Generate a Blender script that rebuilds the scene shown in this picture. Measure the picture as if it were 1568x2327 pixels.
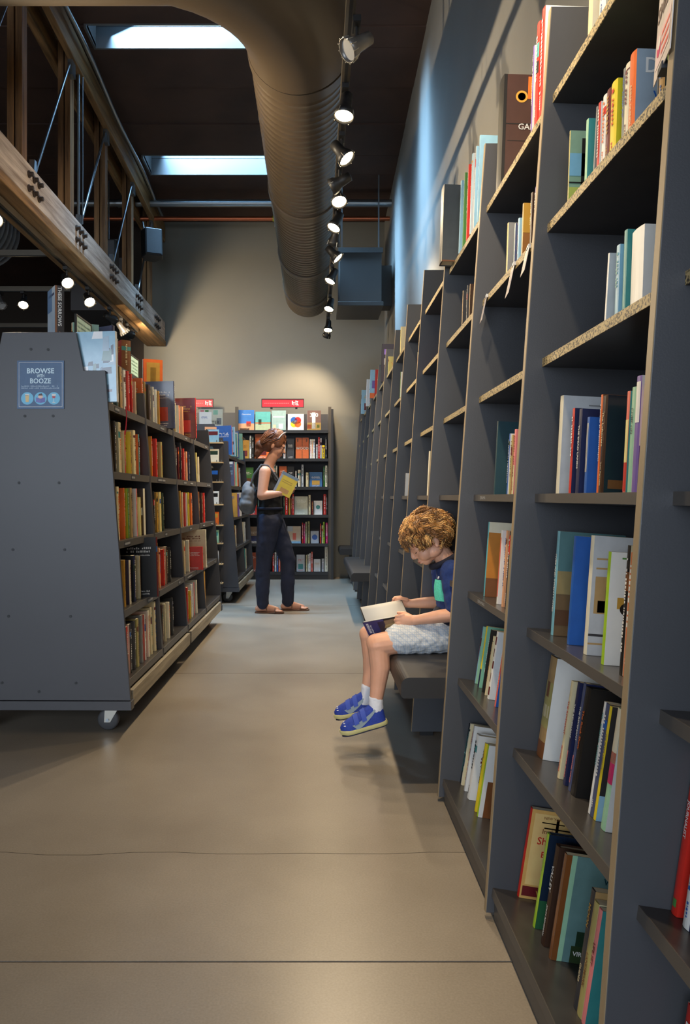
import bpy, bmesh, math, random
from mathutils import Vector, Matrix, Euler, noise
random.seed(7)
R = math.radians
SC = bpy.context.scene
COL = SC.collection
for o in list(bpy.data.objects):
    bpy.data.objects.remove(o)

# ------------------------------------------------------------------ camera
F = 1762.0                      # focal length in pixels of the 1568 x 2327 frame
VX, VY = 716.0, 1130.0          # vanishing point of the aisle
CH = 1.09                       # camera height
cam_d = bpy.data.cameras.new('camera'); cam = bpy.data.objects.new('camera', cam_d); COL.objects.link(cam)
cam.location = (0, 0, CH); cam.rotation_euler = (R(90), 0, 0)
cam_d.sensor_width = 36; cam_d.sensor_fit = 'AUTO'
cam_d.lens = F / 2327 * 36
cam_d.shift_x = (784 - VX) / 2327; cam_d.shift_y = -(1163.5 - VY) / 2327
cam_d.clip_start = 0.05
SC.camera = cam

# ------------------------------------------------------------------ world, daylight, exposure
W = bpy.data.worlds.new('sky'); SC.world = W; W.use_nodes = True
bg = W.node_tree.nodes['Background']; bg.inputs[0].default_value = (0.50, 0.70, 1.0, 1); bg.inputs[1].default_value = 1.6
SC.view_settings.view_transform = 'Standard'
SC.view_settings.look = 'None'
SC.view_settings.exposure = 0.0
SC.view_settings.gamma = 1.0
SC.view_settings.use_curve_mapping = False

def area(name, loc, rot, sx, sy, power, color, spread=180):
    d = bpy.data.lights.new(name, 'AREA'); d.shape = 'RECTANGLE'; d.size = sx; d.size_y = sy
    d.energy = power; d.color = color; d.spread = R(spread)
    o = bpy.data.objects.new(name, d); COL.objects.link(o); o.location = loc; o.rotation_euler = rot
    return o
# daylight through the shop-front windows behind the camera and through the skylights
area('shopfront_daylight', (-2.6, -4.9, 2.0), (R(90), 0, 0), 7.0, 2.8, 330, (0.84, 0.92, 1.0))
SKY = [(6.62, 6.90), (8.80, 9.24)]
SKX = (-1.95, 0.25)
for i, (a, b) in enumerate(SKY):
    area('skylight_daylight', ((SKX[0] + SKX[1]) / 2, (a + b) / 2, 5.66), (0, R(-25), 0), SKX[1] - SKX[0] - .06, b - a - .03, (250, 270)[i], (0.34, 0.64, 1.0), 112)
WARM = (1.0, 0.80, 0.54)

# ------------------------------------------------------------------ colours and materials
def lin(c):
    return tuple(((v / 255) / 12.92 if v / 255 <= 0.04045 else ((v / 255 + 0.055) / 1.055) ** 2.4) for v in c)
PAL = {'white': (225, 224, 220), 'cream': (214, 200, 160), 'ivory': (222, 214, 190), 'red': (196, 40, 28), 'maroon': (100, 24, 28),
       'orange': (222, 104, 34), 'yellow': (226, 200, 36), 'gold': (190, 144, 56), 'lime': (160, 196, 40), 'green': (70, 130, 60),
       'dark green': (34, 56, 40), 'teal': (60, 140, 140), 'dark teal': (24, 62, 72), 'light blue': (140, 184, 208), 'blue': (34, 90, 168),
       'navy': (28, 34, 72), 'purple': (110, 84, 160), 'pink': (226, 130, 130), 'peach': (222, 160, 116), 'tan': (176, 142, 92),
       'brown': (120, 72, 36), 'dark brown': (58, 36, 24), 'black': (22, 20, 20), 'charcoal': (52, 52, 56), 'grey': (130, 130, 130),
       'pale grey': (186, 188, 190), 'khaki': (172, 160, 96), 'slate blue': (72, 80, 112), 'magenta': (206, 40, 104), 'mint': (150, 196, 164),
       'salmon': (226, 104, 84), 'pale yellow': (230, 214, 140)}
def colr(c):
    return lin(PAL[c]) if isinstance(c, str) else lin(c)
MATS = {}
def mat(name, c, rough=.5, metal=0.0, spec=.5, noise_amt=0, noise_scale=8, bump=0, bump_scale=200, coat=0, emit=None, emit_s=0, sss=0):
    if name in MATS: return MATS[name]
    m = bpy.data.materials.new(name); m.use_nodes = True
    nt = m.node_tree; b = nt.nodes['Principled BSDF']
    c = colr(c)
    b.inputs['Base Color'].default_value = (*c, 1)
    b.inputs['Roughness'].default_value = rough; b.inputs['Metallic'].default_value = metal
    b.inputs['Specular IOR Level'].default_value = spec
    if coat: b.inputs['Coat Weight'].default_value = coat; b.inputs['Coat Roughness'].default_value = .12
    if sss:
        b.inputs['Subsurface Weight'].default_value = sss; b.inputs['Subsurface Radius'].default_value = (.010, .004, .002)
    if emit is not None:
        b.inputs['Emission Color'].default_value = (*emit, 1); b.inputs['Emission Strength'].default_value = emit_s
    tc = nt.nodes.new('ShaderNodeTexCoord')
    if noise_amt:
        n = nt.nodes.new('ShaderNodeTexNoise'); n.inputs['Scale'].default_value = noise_scale; n.inputs['Detail'].default_value = 6
        nt.links.new(tc.outputs['Object'], n.inputs['Vector'])
        r = nt.nodes.new('ShaderNodeValToRGB')
        r.color_ramp.elements[0].position = .3; r.color_ramp.elements[1].position = .7
        r.color_ramp.elements[0].color = (*[max(0, v * (1 - noise_amt)) for v in c], 1)
        r.color_ramp.elements[1].color = (*[min(1, v * (1 + noise_amt)) for v in c], 1)
        nt.links.new(n.outputs['Fac'], r.inputs['Fac']); nt.links.new(r.outputs['Color'], b.inputs['Base Color'])
    if bump:
        n2 = nt.nodes.new('ShaderNodeTexNoise'); n2.inputs['Scale'].default_value = bump_scale; n2.inputs['Detail'].default_value = 3
        nt.links.new(tc.outputs['Object'], n2.inputs['Vector'])
        bp = nt.nodes.new('ShaderNodeBump'); bp.inputs['Strength'].default_value = bump; bp.inputs['Distance'].default_value = .004
        nt.links.new(n2.outputs['Fac'], bp.inputs['Height']); nt.links.new(bp.outputs['Normal'], b.inputs['Normal'])
    MATS[name] = m
    return m

def vc_mat(name, rough, coat=0, bump=0):
    m = bpy.data.materials.new(name); m.use_nodes = True; nt = m.node_tree; b = nt.nodes['Principled BSDF']
    a = nt.nodes.new('ShaderNodeVertexColor'); a.layer_name = 'Col'
    tc = nt.nodes.new('ShaderNodeTexCoord'); n = nt.nodes.new('ShaderNodeTexNoise'); n.inputs['Scale'].default_value = 26; n.inputs['Detail'].default_value = 5
    nt.links.new(tc.outputs['Object'], n.inputs['Vector'])
    mx = nt.nodes.new('ShaderNodeMixRGB'); mx.blend_type = 'OVERLAY'; mx.inputs['Fac'].default_value = .22
    nt.links.new(a.outputs['Color'], mx.inputs['Color1']); nt.links.new(n.outputs['Fac'], mx.inputs['Color2'])
    nt.links.new(mx.outputs['Color'], b.inputs['Base Color']); b.inputs['Roughness'].default_value = rough
    if coat: b.inputs['Coat Weight'].default_value = coat; b.inputs['Coat Roughness'].default_value = .1
    MATS[name] = m
    return m
PRINT = vc_mat('printed_cover', .42)
GLOSS = vc_mat('glossy_cover', .25, .8)
MATTE = vc_mat('matte_paint', .7)

def speck_mat(name, dark, light, thresh, scale):
    m = bpy.data.materials.new(name); m.use_nodes = True; nt = m.node_tree; b = nt.nodes['Principled BSDF']
    tc = nt.nodes.new('ShaderNodeTexCoord'); v = nt.nodes.new('ShaderNodeTexVoronoi'); v.inputs['Scale'].default_value = scale
    nt.links.new(tc.outputs['Object'], v.inputs['Vector'])
    r = nt.nodes.new('ShaderNodeValToRGB'); r.color_ramp.interpolation = 'LINEAR'
    r.color_ramp.elements[0].position = thresh; r.color_ramp.elements[0].color = (*lin(dark), 1)
    r.color_ramp.elements[1].position = thresh + .25; r.color_ramp.elements[1].color = (*lin(light), 1)
    sp = nt.nodes.new('ShaderNodeSeparateColor'); nt.links.new(v.outputs['Color'], sp.inputs['Color'])
    nt.links.new(sp.outputs['Red'], r.inputs['Fac']); nt.links.new(r.outputs['Color'], b.inputs['Base Color'])
    b.inputs['Roughness'].default_value = .55
    MATS[name] = m
    return m

def wood_mat(name, c0, c1, axis=1, scale=6, rough=.7):
    m = bpy.data.materials.new(name); m.use_nodes = True; nt = m.node_tree; b = nt.nodes['Principled BSDF']
    tc = nt.nodes.new('ShaderNodeTexCoord'); mp = nt.nodes.new('ShaderNodeMapping')
    s = [scale * 6] * 3; s[axis] = scale * .35; mp.inputs['Scale'].default_value = s
    nt.links.new(tc.outputs['Object'], mp.inputs['Vector'])
    n = nt.nodes.new('ShaderNodeTexNoise'); n.inputs['Scale'].default_value = 1.0; n.inputs['Detail'].default_value = 8; n.inputs['Roughness'].default_value = .65
    nt.links.new(mp.outputs['Vector'], n.inputs['Vector'])
    r = nt.nodes.new('ShaderNodeValToRGB'); r.color_ramp.elements[0].position = .35; r.color_ramp.elements[1].position = .65
    r.color_ramp.elements[0].color = (*lin(c0), 1); r.color_ramp.elements[1].color = (*lin(c1), 1)
    nt.links.new(n.outputs['Fac'], r.inputs['Fac']); nt.links.new(r.outputs['Color'], b.inputs['Base Color'])
    bp = nt.nodes.new('ShaderNodeBump'); bp.inputs['Strength'].default_value = .3; bp.inputs['Distance'].default_value = .004
    nt.links.new(n.outputs['Fac'], bp.inputs['Height']); nt.links.new(bp.outputs['Normal'], b.inputs['Normal'])
    b.inputs['Roughness'].default_value = rough
    MATS[name] = m
    return m

M_PANEL = mat('charcoal_laminate', (70, 71, 75), .42, noise_amt=.06, noise_scale=3, bump=.08, bump_scale=300)
M_CARTP = mat('charcoal_painted_board', (60, 59, 63), .40, noise_amt=.06, noise_scale=3)
M_SHELF = mat('charcoal_shelf_top', (58, 56, 56), .28, noise_amt=.15, noise_scale=14)
M_EDGE = mat('tan_edge_band', (150, 130, 100), .5)
M_SPECK = speck_mat('speckled_chipboard_edge', (60, 52, 40), (176, 156, 112), .25, 260)
M_FRONT = mat('grey_shelf_lip', (78, 74, 70), .45)
M_BENCH = mat('bench_brown_black', (34, 30, 27), .5, noise_amt=.08, noise_scale=5)
M_CONC = None
M_WALLR = mat('grey_wall_paint', (142, 140, 134), .65, noise_amt=.05, noise_scale=2.2, bump=.1, bump_scale=60)
M_WALLB = mat('grey_back_wall_paint', (128, 124, 114), .7, noise_amt=.04, noise_scale=1.5)
M_CEIL = mat('dark_brown_roof_lining', (66, 45, 35), .85, noise_amt=.3, noise_scale=1.6, bump=.5, bump_scale=6)
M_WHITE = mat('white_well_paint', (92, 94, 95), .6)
M_DUCT = mat('taupe_painted_duct', (74, 62, 47), .42, noise_amt=.05, noise_scale=2)
M_DUCT2 = mat('grey_galvanised_duct', (110, 110, 112), .4, metal=.3)
M_STEEL = mat('galvanised_steel', (150, 156, 160), .3, metal=.9)
M_COPPER = mat('copper_pipe', (186, 104, 70), .35, metal=.8)
M_BLACK = mat('black_metal', (20, 20, 22), .5)
M_RUBBER = mat('grey_rubber', (70, 70, 72), .6)
M_BRACK = mat('light_zinc', (170, 166, 156), .35, metal=.7)
M_RUST = mat('rusty_bolt', (70, 58, 50), .6, metal=.4)
M_WOODL = wood_mat('weathered_grey_timber', (132, 114, 100), (204, 188, 174), 1, 4)
M_WOODB = wood_mat('brown_timber', (84, 58, 34), (150, 110, 68), 2, 4)
M_WOODU = wood_mat('amber_timber', (96, 70, 40), (152, 116, 72), 1, 4)
M_PLY = wood_mat('pale_ply_ledge', (182, 150, 104), (214, 184, 138), 0, 6)
M_RAILW = wood_mat('pale_grey_rail_timber', (112, 104, 92), (160, 148, 126), 1, 5)
M_PAPER = mat('paper_edges', (222, 212, 186), .8)
M_BULB = mat('warm_bulb', (255, 230, 180), .4, emit=(1.0, .78, .45), emit_s=60)
M_RED = mat('red_sign', (196, 36, 50), .4)

# ------------------------------------------------------------------ mesh helpers
class MB:
    def __init__(s): s.v = []; s.f = []; s.c = []; s.m = []; s.sm = []
    def _add(s, vs, fs, c=None, mi=0, sm=False):
        n = len(s.v); s.v += [tuple(v) for v in vs]
        for f in fs:
            s.f.append([i + n for i in f]); s.c.append(c); s.m.append(mi); s.sm.append(sm)
        return s
    def box(s, x0, x1, y0, y1, z0, z1, c=None, mi=0):
        vs = [(x0, y0, z0), (x1, y0, z0), (x1, y1, z0), (x0, y1, z0), (x0, y0, z1), (x1, y0, z1), (x1, y1, z1), (x0, y1, z1)]
        fs = [(3, 2, 1, 0), (4, 5, 6, 7), (0, 1, 5, 4), (1, 2, 6, 5), (2, 3, 7, 6), (3, 0, 4, 7)]
        return s._add(vs, fs, c, mi)
    def quad(s, a, b, c_, d, c=None, mi=0): return s._add([a, b, c_, d], [(0, 1, 2, 3)], c, mi)
    def prism(s, pts, axis, a0, a1, c=None, mi=0):
        """polygon pts (2-D) extruded along axis (0,1,2) from a0 to a1; the 2-D coordinates are the two other axes in order"""
        def P(p, a):
            l = [p[0], p[1]]; l.insert(axis, a); return tuple(l)
        n = len(pts)
        vs = [P(p, a0) for p in pts] + [P(p, a1) for p in pts]
        fs = [tuple(range(n)), tuple(range(2 * n - 1, n - 1, -1))]
        for i in range(n):
            j = (i + 1) % n; fs.append((i, i + n, j + n, j))
        return s._add(vs, fs, c, mi)
    def cyl(s, p0, p1, r, n=12, r1=None, c=None, mi=0, sm=True, cap=True):
        p0 = Vector(p0); p1 = Vector(p1); r1 = r if r1 is None else r1
        q = (p1 - p0).to_track_quat('Z', 'Y')
        a = [p0 + q @ Vector((r * math.cos(2 * math.pi * i / n), r * math.sin(2 * math.pi * i / n), 0)) for i in range(n)]
        b = [p1 + q @ Vector((r1 * math.cos(2 * math.pi * i / n), r1 * math.sin(2 * math.pi * i / n), 0)) for i in range(n)]
        s._add(a + b, [(i, (i + 1) % n, n + (i + 1) % n, n + i) for i in range(n)], c, mi, sm)
        if cap:
            s._add(a, [tuple(range(n - 1, -1, -1))], c, mi); s._add(b, [tuple(range(n))], c, mi)
        return s
    def tube(s, pts, r, n=8, c=None, mi=0, cap=True):
        pts = [Vector(p) for p in pts]; rs = r if isinstance(r, (list, tuple)) else [r] * len(pts)
        vs = []; fs = []; up = None
        for i, p in enumerate(pts):
            t = (pts[min(i + 1, len(pts) - 1)] - pts[max(i - 1, 0)]).normalized()
            if up is None: up = Vector((0, 0, 1)) if abs(t.z) < .9 else Vector((1, 0, 0))
            u = t.cross(up); u = u.normalized() if u.length > 1e-6 else Vector((1, 0, 0))
            w = u.cross(t).normalized(); up = w
            for k in range(n):
                a = 2 * math.pi * k / n
                vs.append(p + rs[i] * (math.cos(a) * u + math.sin(a) * w))
        for i in range(len(pts) - 1):
            for k in range(n):
                k2 = (k + 1) % n
                fs.append((i * n + k, i * n + k2, (i + 1) * n + k2, (i + 1) * n + k))
        s._add(vs, fs, c, mi, True)
        if cap:
            s._add(vs[:n], [tuple(range(n - 1, -1, -1))], c, mi); s._add(vs[-n:], [tuple(range(n))], c, mi)
        return s
    def lathe(s, prof, n=20, c=None, mi=0, M=None, cap=True):
        """profile of (radius, z)"""
        vs = []
        for r, z in prof:
            for k in range(n):
                a = 2 * math.pi * k / n; p = Vector((r * math.cos(a), r * math.sin(a), z)); vs.append(M @ p if M else p)
        fs = []
        for i in range(len(prof) - 1):
            for k in range(n):
                k2 = (k + 1) % n; fs.append((i * n + k, i * n + k2, (i + 1) * n + k2, (i + 1) * n + k))
        s._add(vs, fs, c, mi, True)
        if cap:
            s._add(vs[:n], [tuple(range(n - 1, -1, -1))], c, mi); s._add(vs[-n:], [tuple(range(n))], c, mi)
        return s
    def disc(s, cpt, nrm, r, n=20, c=None, mi=0):
        q = Vector(nrm).to_track_quat('Z', 'Y')
        s._add([Vector(cpt) + q @ Vector((r * math.cos(2 * math.pi * i / n), r * math.sin(2 * math.pi * i / n), 0)) for i in range(n)], [tuple(range(n))], c, mi)
        return s
    def build(s, name, mats, parent=None, bevel=0, shift=None):
        me = bpy.data.meshes.new(name)
        vs = s.v if shift is None else [(a - shift[0], b - shift[1], c - shift[2]) for a, b, c in s.v]
        me.from_pydata(vs, [], s.f)
        if not isinstance(mats, (list, tuple)): mats = [mats]
        for m in mats: me.materials.append(m)
        me.polygons.foreach_set('material_index', s.m)
        me.polygons.foreach_set('use_smooth', s.sm)
        if any(c is not None for c in s.c):
            ca = me.color_attributes.new('Col', 'FLOAT_COLOR', 'CORNER')
            buf = []
            for p, c in zip(me.polygons, s.c):
                l = colr(c) if c is not None else (.5, .5, .5)
                buf += [l[0], l[1], l[2], 1.0] * p.loop_total
            ca.data.foreach_set('color', buf)
        me.update()
        o = bpy.data.objects.new(name, me); COL.objects.link(o)
        if parent is not None: o.parent = parent
        if bevel:
            b = o.modifiers.new('bevel', 'BEVEL'); b.width = bevel; b.segments = 2; b.limit_method = 'ANGLE'; b.angle_limit = R(40)
        return o

def tag(o, label, cat, group=None, kind=None):
    if label: o['label'] = label
    if cat: o['category'] = cat
    if group: o['group'] = group
    if kind: o['kind'] = kind
    return o
def thing(name, label, cat, loc=(0, 0, 0), rot=(0, 0, 0), group=None):
    o = bpy.data.objects.new(name, None); COL.objects.link(o); o.empty_display_size = .1
    o.location = loc; o.rotation_euler = rot
    return tag(o, label, cat, group)
def struct(name, mb, m, parent=None, label=None, cat=None, **k):
    o = mb.build(name, m, parent, **k)
    if parent is None:
        o['kind'] = 'structure'; tag(o, label, cat)
    return o
def copy_tree(o, parent=None):
    c = o.copy(); COL.objects.link(c); c.parent = parent
    for ch in list(o.children): copy_tree(ch, c)
    return c
ORD = ['first', 'second', 'third', 'fourth', 'fifth', 'sixth', 'seventh', 'eighth', 'ninth', 'tenth', 'eleventh', 'twelfth', 'thirteenth', 'fourteenth', 'fifteenth', 'sixteenth']

# flat lettering, as polygons
TXT = {}
def text_polys(st, bold=0.0):
    k = (st, bold)
    if k in TXT: return TXT[k]
    cu = bpy.data.curves.new('t', 'FONT'); cu.body = st; cu.size = 1; cu.resolution_u = 2; cu.fill_mode = 'FRONT'; cu.offset = bold
    o = bpy.data.objects.new('t', cu); COL.objects.link(o)
    dg = bpy.context.evaluated_depsgraph_get()
    me = bpy.data.meshes.new_from_object(o.evaluated_get(dg))
    vs = [(v.co.x, v.co.y) for v in me.vertices]; fs = [tuple(p.vertices) for p in me.polygons]
    bpy.data.objects.remove(o); bpy.data.curves.remove(cu); bpy.data.meshes.remove(me)
    if vs:
        x0 = min(v[0] for v in vs); x1 = max(v[0] for v in vs); y0 = min(v[1] for v in vs); y1 = max(v[1] for v in vs)
    else: x0 = x1 = y0 = y1 = 0
    TXT[k] = (vs, fs, (x0, x1, y0, y1))
    return TXT[k]
def add_text(mb, st, org, ux, uy, w=None, h=None, c='white', bold=0.0, center=True):
    """text fitted in a box w wide (or h high): org is its centre (or left-bottom), ux and uy are the unit directions"""
    vs, fs, (x0, x1, y0, y1) = text_polys(st, bold)
    if not vs: return
    sx = sy = None
    if w: sx = w / (x1 - x0)
    if h: sy = h / (y1 - y0)
    sx = sx or sy; sy = sy or sx
    org = Vector(org); ux = Vector(ux); uy = Vector(uy)
    ox, oy = ((x0 + x1) / 2, (y0 + y1) / 2) if center else (x0, y0)
    mb._add([org + ux * ((a - ox) * sx) + uy * ((b - oy) * sy) for a, b in vs], fs, c)

# ================================================================== the room
XR = 0.95; YB = 10.6
def zc(y): return 4.85 + .065 * (10.6 - y)

def conc_mat():
    m = bpy.data.materials.new('polished_concrete'); m.use_nodes = True; nt = m.node_tree; b = nt.nodes['Principled BSDF']
    tc = nt.nodes.new('ShaderNodeTexCoord')
    n1 = nt.nodes.new('ShaderNodeTexNoise'); n1.inputs['Scale'].default_value = .9; n1.inputs['Detail'].default_value = 8; n1.inputs['Roughness'].default_value = .6
    n2 = nt.nodes.new('ShaderNodeTexNoise'); n2.inputs['Scale'].default_value = 180; n2.inputs['Detail'].default_value = 2
    for n in (n1, n2): nt.links.new(tc.outputs['Object'], n.inputs['Vector'])
    r = nt.nodes.new('ShaderNodeValToRGB'); r.color_ramp.elements[0].position = .3; r.color_ramp.elements[1].position = .72
    r.color_ramp.elements[0].color = (*lin((124, 114, 101)), 1); r.color_ramp.elements[1].color = (*lin((153, 143, 129)), 1)
    nt.links.new(n1.outputs['Fac'], r.inputs['Fac'])
    mx = nt.nodes.new('ShaderNodeMixRGB'); mx.blend_type = 'OVERLAY'; mx.inputs['Fac'].default_value = .22
    nt.links.new(r.outputs['Color'], mx.inputs['Color1']); nt.links.new(n2.outputs['Fac'], mx.inputs['Color2'])
    nt.links.new(mx.outputs['Color'], b.inputs['Base Color'])
    rr = nt.nodes.new('ShaderNodeMapRange'); rr.inputs['To Min'].default_value = .25; rr.inputs['To Max'].default_value = .36
    nt.links.new(n1.outputs['Fac'], rr.inputs['Value']); nt.links.new(rr.outputs['Result'], b.inputs['Roughness'])
    b.inputs['Specular IOR Level'].default_value = .45
    return m
M_CONC = conc_mat()
fl = struct('floor', MB().box(-9, 1.1, -5.2, 14, -.12, -.03), mat('joint_dirt', (58, 50, 42), .9), None, 'beige polished concrete floor in large slabs', 'floor')
YJ = [-5.2, -1.15, 1.82, 4.80, 7.8, 10.75, 14]
for a, b in zip(YJ[:-1], YJ[1:]):
    MB().box(-9, 1.1, a + .003, b - .003, -.03, 0).build('floor_slab', M_CONC, fl)
# thin saw-cut strip of a mended crack
MB().tube([(-1.6 + i * .13, 2.372 + .008 * math.sin(i * 1.7) + .006 * math.sin(i * 5.1), .0002) for i in range(24)], .0007, 4).build('hairline_crack', mat('joint_dirt', (58, 50, 42), .9), fl)

struct('wall_right', MB().box(XR, XR + .2, -5.2, YB + .2, 0, 6.2), M_WALLR, None, 'tall grey painted wall behind the built-in bookcase', 'wall')
struct('wall_back', MB().box(-2.34, XR, YB, YB + .2, 0, 4.95), M_WALLB, None, 'grey-beige painted end wall beyond the aisle', 'wall')
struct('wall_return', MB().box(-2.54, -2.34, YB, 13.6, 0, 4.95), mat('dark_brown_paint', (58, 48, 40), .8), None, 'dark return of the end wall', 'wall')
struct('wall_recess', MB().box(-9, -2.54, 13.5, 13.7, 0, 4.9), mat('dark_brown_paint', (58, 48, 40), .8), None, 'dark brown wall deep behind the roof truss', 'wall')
struct('wall_left', MB().box(-9.2, -9, -5.2, 14, 0, 6.2), M_WALLB, None, 'far left wall of the shop', 'wall')
wf = MB(); wf.box(-9, -6.2, -5.2, -5, 0, 6.2); wf.box(1.0, 1.15, -5.2, -5, 0, 6.2); wf.box(-6.2, 1.0, -5.2, -5, 0, .5); wf.box(-6.2, 1.0, -5.2, -5, 3.5, 6.2)
struct('wall_front', wf, M_WALLB, None, 'shop-front wall with wide windows', 'wall')
w3 = MB()
for i in range(5): w3.box(-6.2 + i * 1.78, -6.12 + i * 1.78, -5.16, -5.04, .5, 3.5)
w3.box(-6.2, 1.0, -5.16, -5.04, .5, .58); w3.box(-6.2, 1.0, -5.16, -5.04, 3.42, 3.5)
struct('window_3', w3, M_BLACK, None, 'wide shop-front window frame', 'window')
struct('trim_1', MB().box(-3.75, -2.6, 11.9, 13.5, 3.96, 4.78), mat('grey_bulkhead_paint', (116, 114, 116), .7), None, 'grey boxed bulkhead hanging behind the truss', 'bulkhead')
for i, z in enumerate((2.6, 3.3)):
    struct('trim_%d' % (i + 2), MB().box(-9, -2.6, 12.6 + .2 * i, 12.8 + .2 * i, z, z + .18), mat('dark_beam_paint', (44, 36, 30), .8), None, ('lower', 'upper')[i] + ' dark beam in the recess behind the truss', 'beam')

ce = bpy.data.objects.new('ceiling', None); COL.objects.link(ce); ce['kind'] = 'structure'; tag(ce, 'dark brown roof lining in broad sagging strips', 'ceiling')
def cpanel(x0, x1, y0, y1, dz=0):
    mb = MB()
    pts = [(y0 + .004, zc(y0) + dz), (y1 - .004, zc(y1) + dz), (y1 - .004, zc(y1) + dz + .03), (y0 + .004, zc(y0) + dz + .03)]
    mb.prism(pts, 0, x0, x1)
    return mb.build('ceiling_panel', M_CEIL, ce)
YS = [-5.2, -2.6, 0, 2.2, 4.1, 5.35, SKY[0][0]]
for i, (a, b) in enumerate(zip(YS[:-1], YS[1:])): cpanel(-9, XR, a, b, .012 * (i % 2))
YS = [SKY[0][1], 7.5, 8.15, SKY[1][0]]
for i, (a, b) in enumerate(zip(YS[:-1], YS[1:])): cpanel(-9, XR, a, b, .014 * (i % 2))
cpanel(-9, XR, SKY[1][1], YB)
cpanel(-9, -2.34, YB, 14, 0)
for a, b in SKY:
    cpanel(-9, SKX[0], a, b); cpanel(SKX[1], XR, a, b)
for i, (a, b) in enumerate(SKY):
    wm = bpy.data.objects.new('window_%d' % (i + 1), None); COL.objects.link(wm); wm['kind'] = 'structure'
    tag(wm, ('nearer', 'farther')[i] + ' skylight well with white painted sides in the dark roof', 'skylight')
    z0 = zc(b) - .005; zt = 6.2
    x0, x1 = SKX
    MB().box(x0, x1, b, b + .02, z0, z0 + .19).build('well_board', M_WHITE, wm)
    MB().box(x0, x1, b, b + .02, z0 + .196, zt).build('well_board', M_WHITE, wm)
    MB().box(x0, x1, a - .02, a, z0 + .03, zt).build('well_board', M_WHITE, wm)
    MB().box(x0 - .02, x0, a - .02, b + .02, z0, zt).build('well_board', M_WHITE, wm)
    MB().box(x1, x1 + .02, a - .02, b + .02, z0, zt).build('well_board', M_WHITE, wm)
    g = bpy.data.materials.get('skylight_glass')
    if g is None:
        g = bpy.data.materials.new('skylight_glass'); g.use_nodes = True; bs = g.node_tree.nodes['Principled BSDF']
        bs.inputs['Transmission Weight'].default_value = 1; bs.inputs['Roughness'].default_value = 0; bs.inputs['IOR'].default_value = 1.1
    MB().box(x0 - .02, x1 + .02, a - .02, b + .02, zt, zt + .01).build('pane', g, wm)

# ------------------------------------------------------------------ spiral ducts
def duct_mesh(mb, path, r, pitch, rib=.006, n=44):
    """path of points; adds raised seams every pitch along the straight runs"""
    pts = [Vector(p) for p in path]; out = []; rr = []
    for i in range(len(pts) - 1):
        L = (pts[i + 1] - pts[i]).length; k = max(1, int(L / pitch)); t = (pts[i + 1] - pts[i]) / L
        for j in range(k):
            s = L * j / k
            if L > pitch * 1.5:
                for ds, dr in ((0, 0), (.003, rib), (.007, rib), (.010, 0)):
                    out.append(pts[i] + t * (s + ds)); rr.append(r + dr)
            else:
                out.append(pts[i] + t * s); rr.append(r)
    out.append(pts[-1]); rr.append(r)
    mb.tube(out, rr, n)
dm = thing('spiral_duct', 'big taupe spiral air duct running above the aisle to the end wall', 'air duct', (-.09, 9.9, 3.39))
def dloc(mb, name, m): return mb.build(name, m, dm, shift=(-.09, 9.9, 3.39))
mb = MB(); duct_mesh(mb, [(-.09, 9.9, 3.68), (-.09, 4.42, 3.68)], .29, .075, .002); dloc(mb, 'duct_run', M_DUCT)
el = []
for i in range(11):
    a = R(90 * i / 10); el.append((-.09 - .62 * (1 - math.cos(a)), 4.42 - .75 * math.sin(a), 3.68 + .09 * (i / 10) ** 1.5))
el.append((-4.2, 3.67, 3.77))
mb = MB(); mb.tube(el, .30, 44); dloc(mb, 'elbow', M_DUCT)
for y in (6.4, 8.1, 9.35, 4.42):
    mb = MB(); mb.cyl((-.09, y, 3.68), (-.09, y + .09, 3.68), .302, 44); dloc(mb, 'coupling', M_DUCT)
for y in (5.3, 7.4, 9.2):
    mb = MB()
    for s in (-1, 1): mb.box(-.09 + s * .297 - .002, -.09 + s * .297 + .002, y, y + .03, 3.68, zc(y) - .01)
    dloc(mb, 'hanger_strap', M_STEEL)
d2 = thing('spiral_duct', 'grey spiral air duct at far left behind the truss', 'air duct', (-4.0, 10.1, 3.86))
mb = MB(); duct_mesh(mb, [(-4.0, 9.4, 4.28), (-4.0, 5.2, 4.28)], .42, .11, .006); mb.build('duct_run', M_DUCT2, d2, shift=(-4.0, 10.1, 3.86))
mb = MB(); mb.tube([(-3.72, 8.4, 3.9), (-3.70, 8.4, 3.6), (-3.66, 8.35, 3.4), (-3.6, 8.28, 3.325)], .012, 8); mb.build('hanging_cable', mat('white_cable', (200, 200, 198), .5), d2, shift=(-4.0, 10.1, 3.86))

for nm, y, z, r, m, lb in (('steel_pipe', 9.6, 4.73, .045, M_STEEL, 'thick silver pipe crossing under the roof'), ('copper_pipe', 9.85, 4.63, .027, M_COPPER, 'thin copper pipe crossing below the silver pipe')):
    t = thing(nm, lb, 'pipe', (-3.5, y, z))
    MB().cyl((-5.4, 0, 0), (XR + 3.5 - .003, 0, 0), r, 20).build('pipe_run', m, t)
    for x in (-2.0, 1.1, 3.0):
        MB().cyl((x - .04, 0, 0), (x + .04, 0, 0), r + .008, 20).build('clamp', M_STEEL if nm == 'steel_pipe' else mat('yellow_tape', (160, 150, 30), .5), t)
        MB().box(x - .012, x + .012, -.004, .004, r, zc(y) - z + .01).build('hanger', M_BLACK, t)

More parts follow.
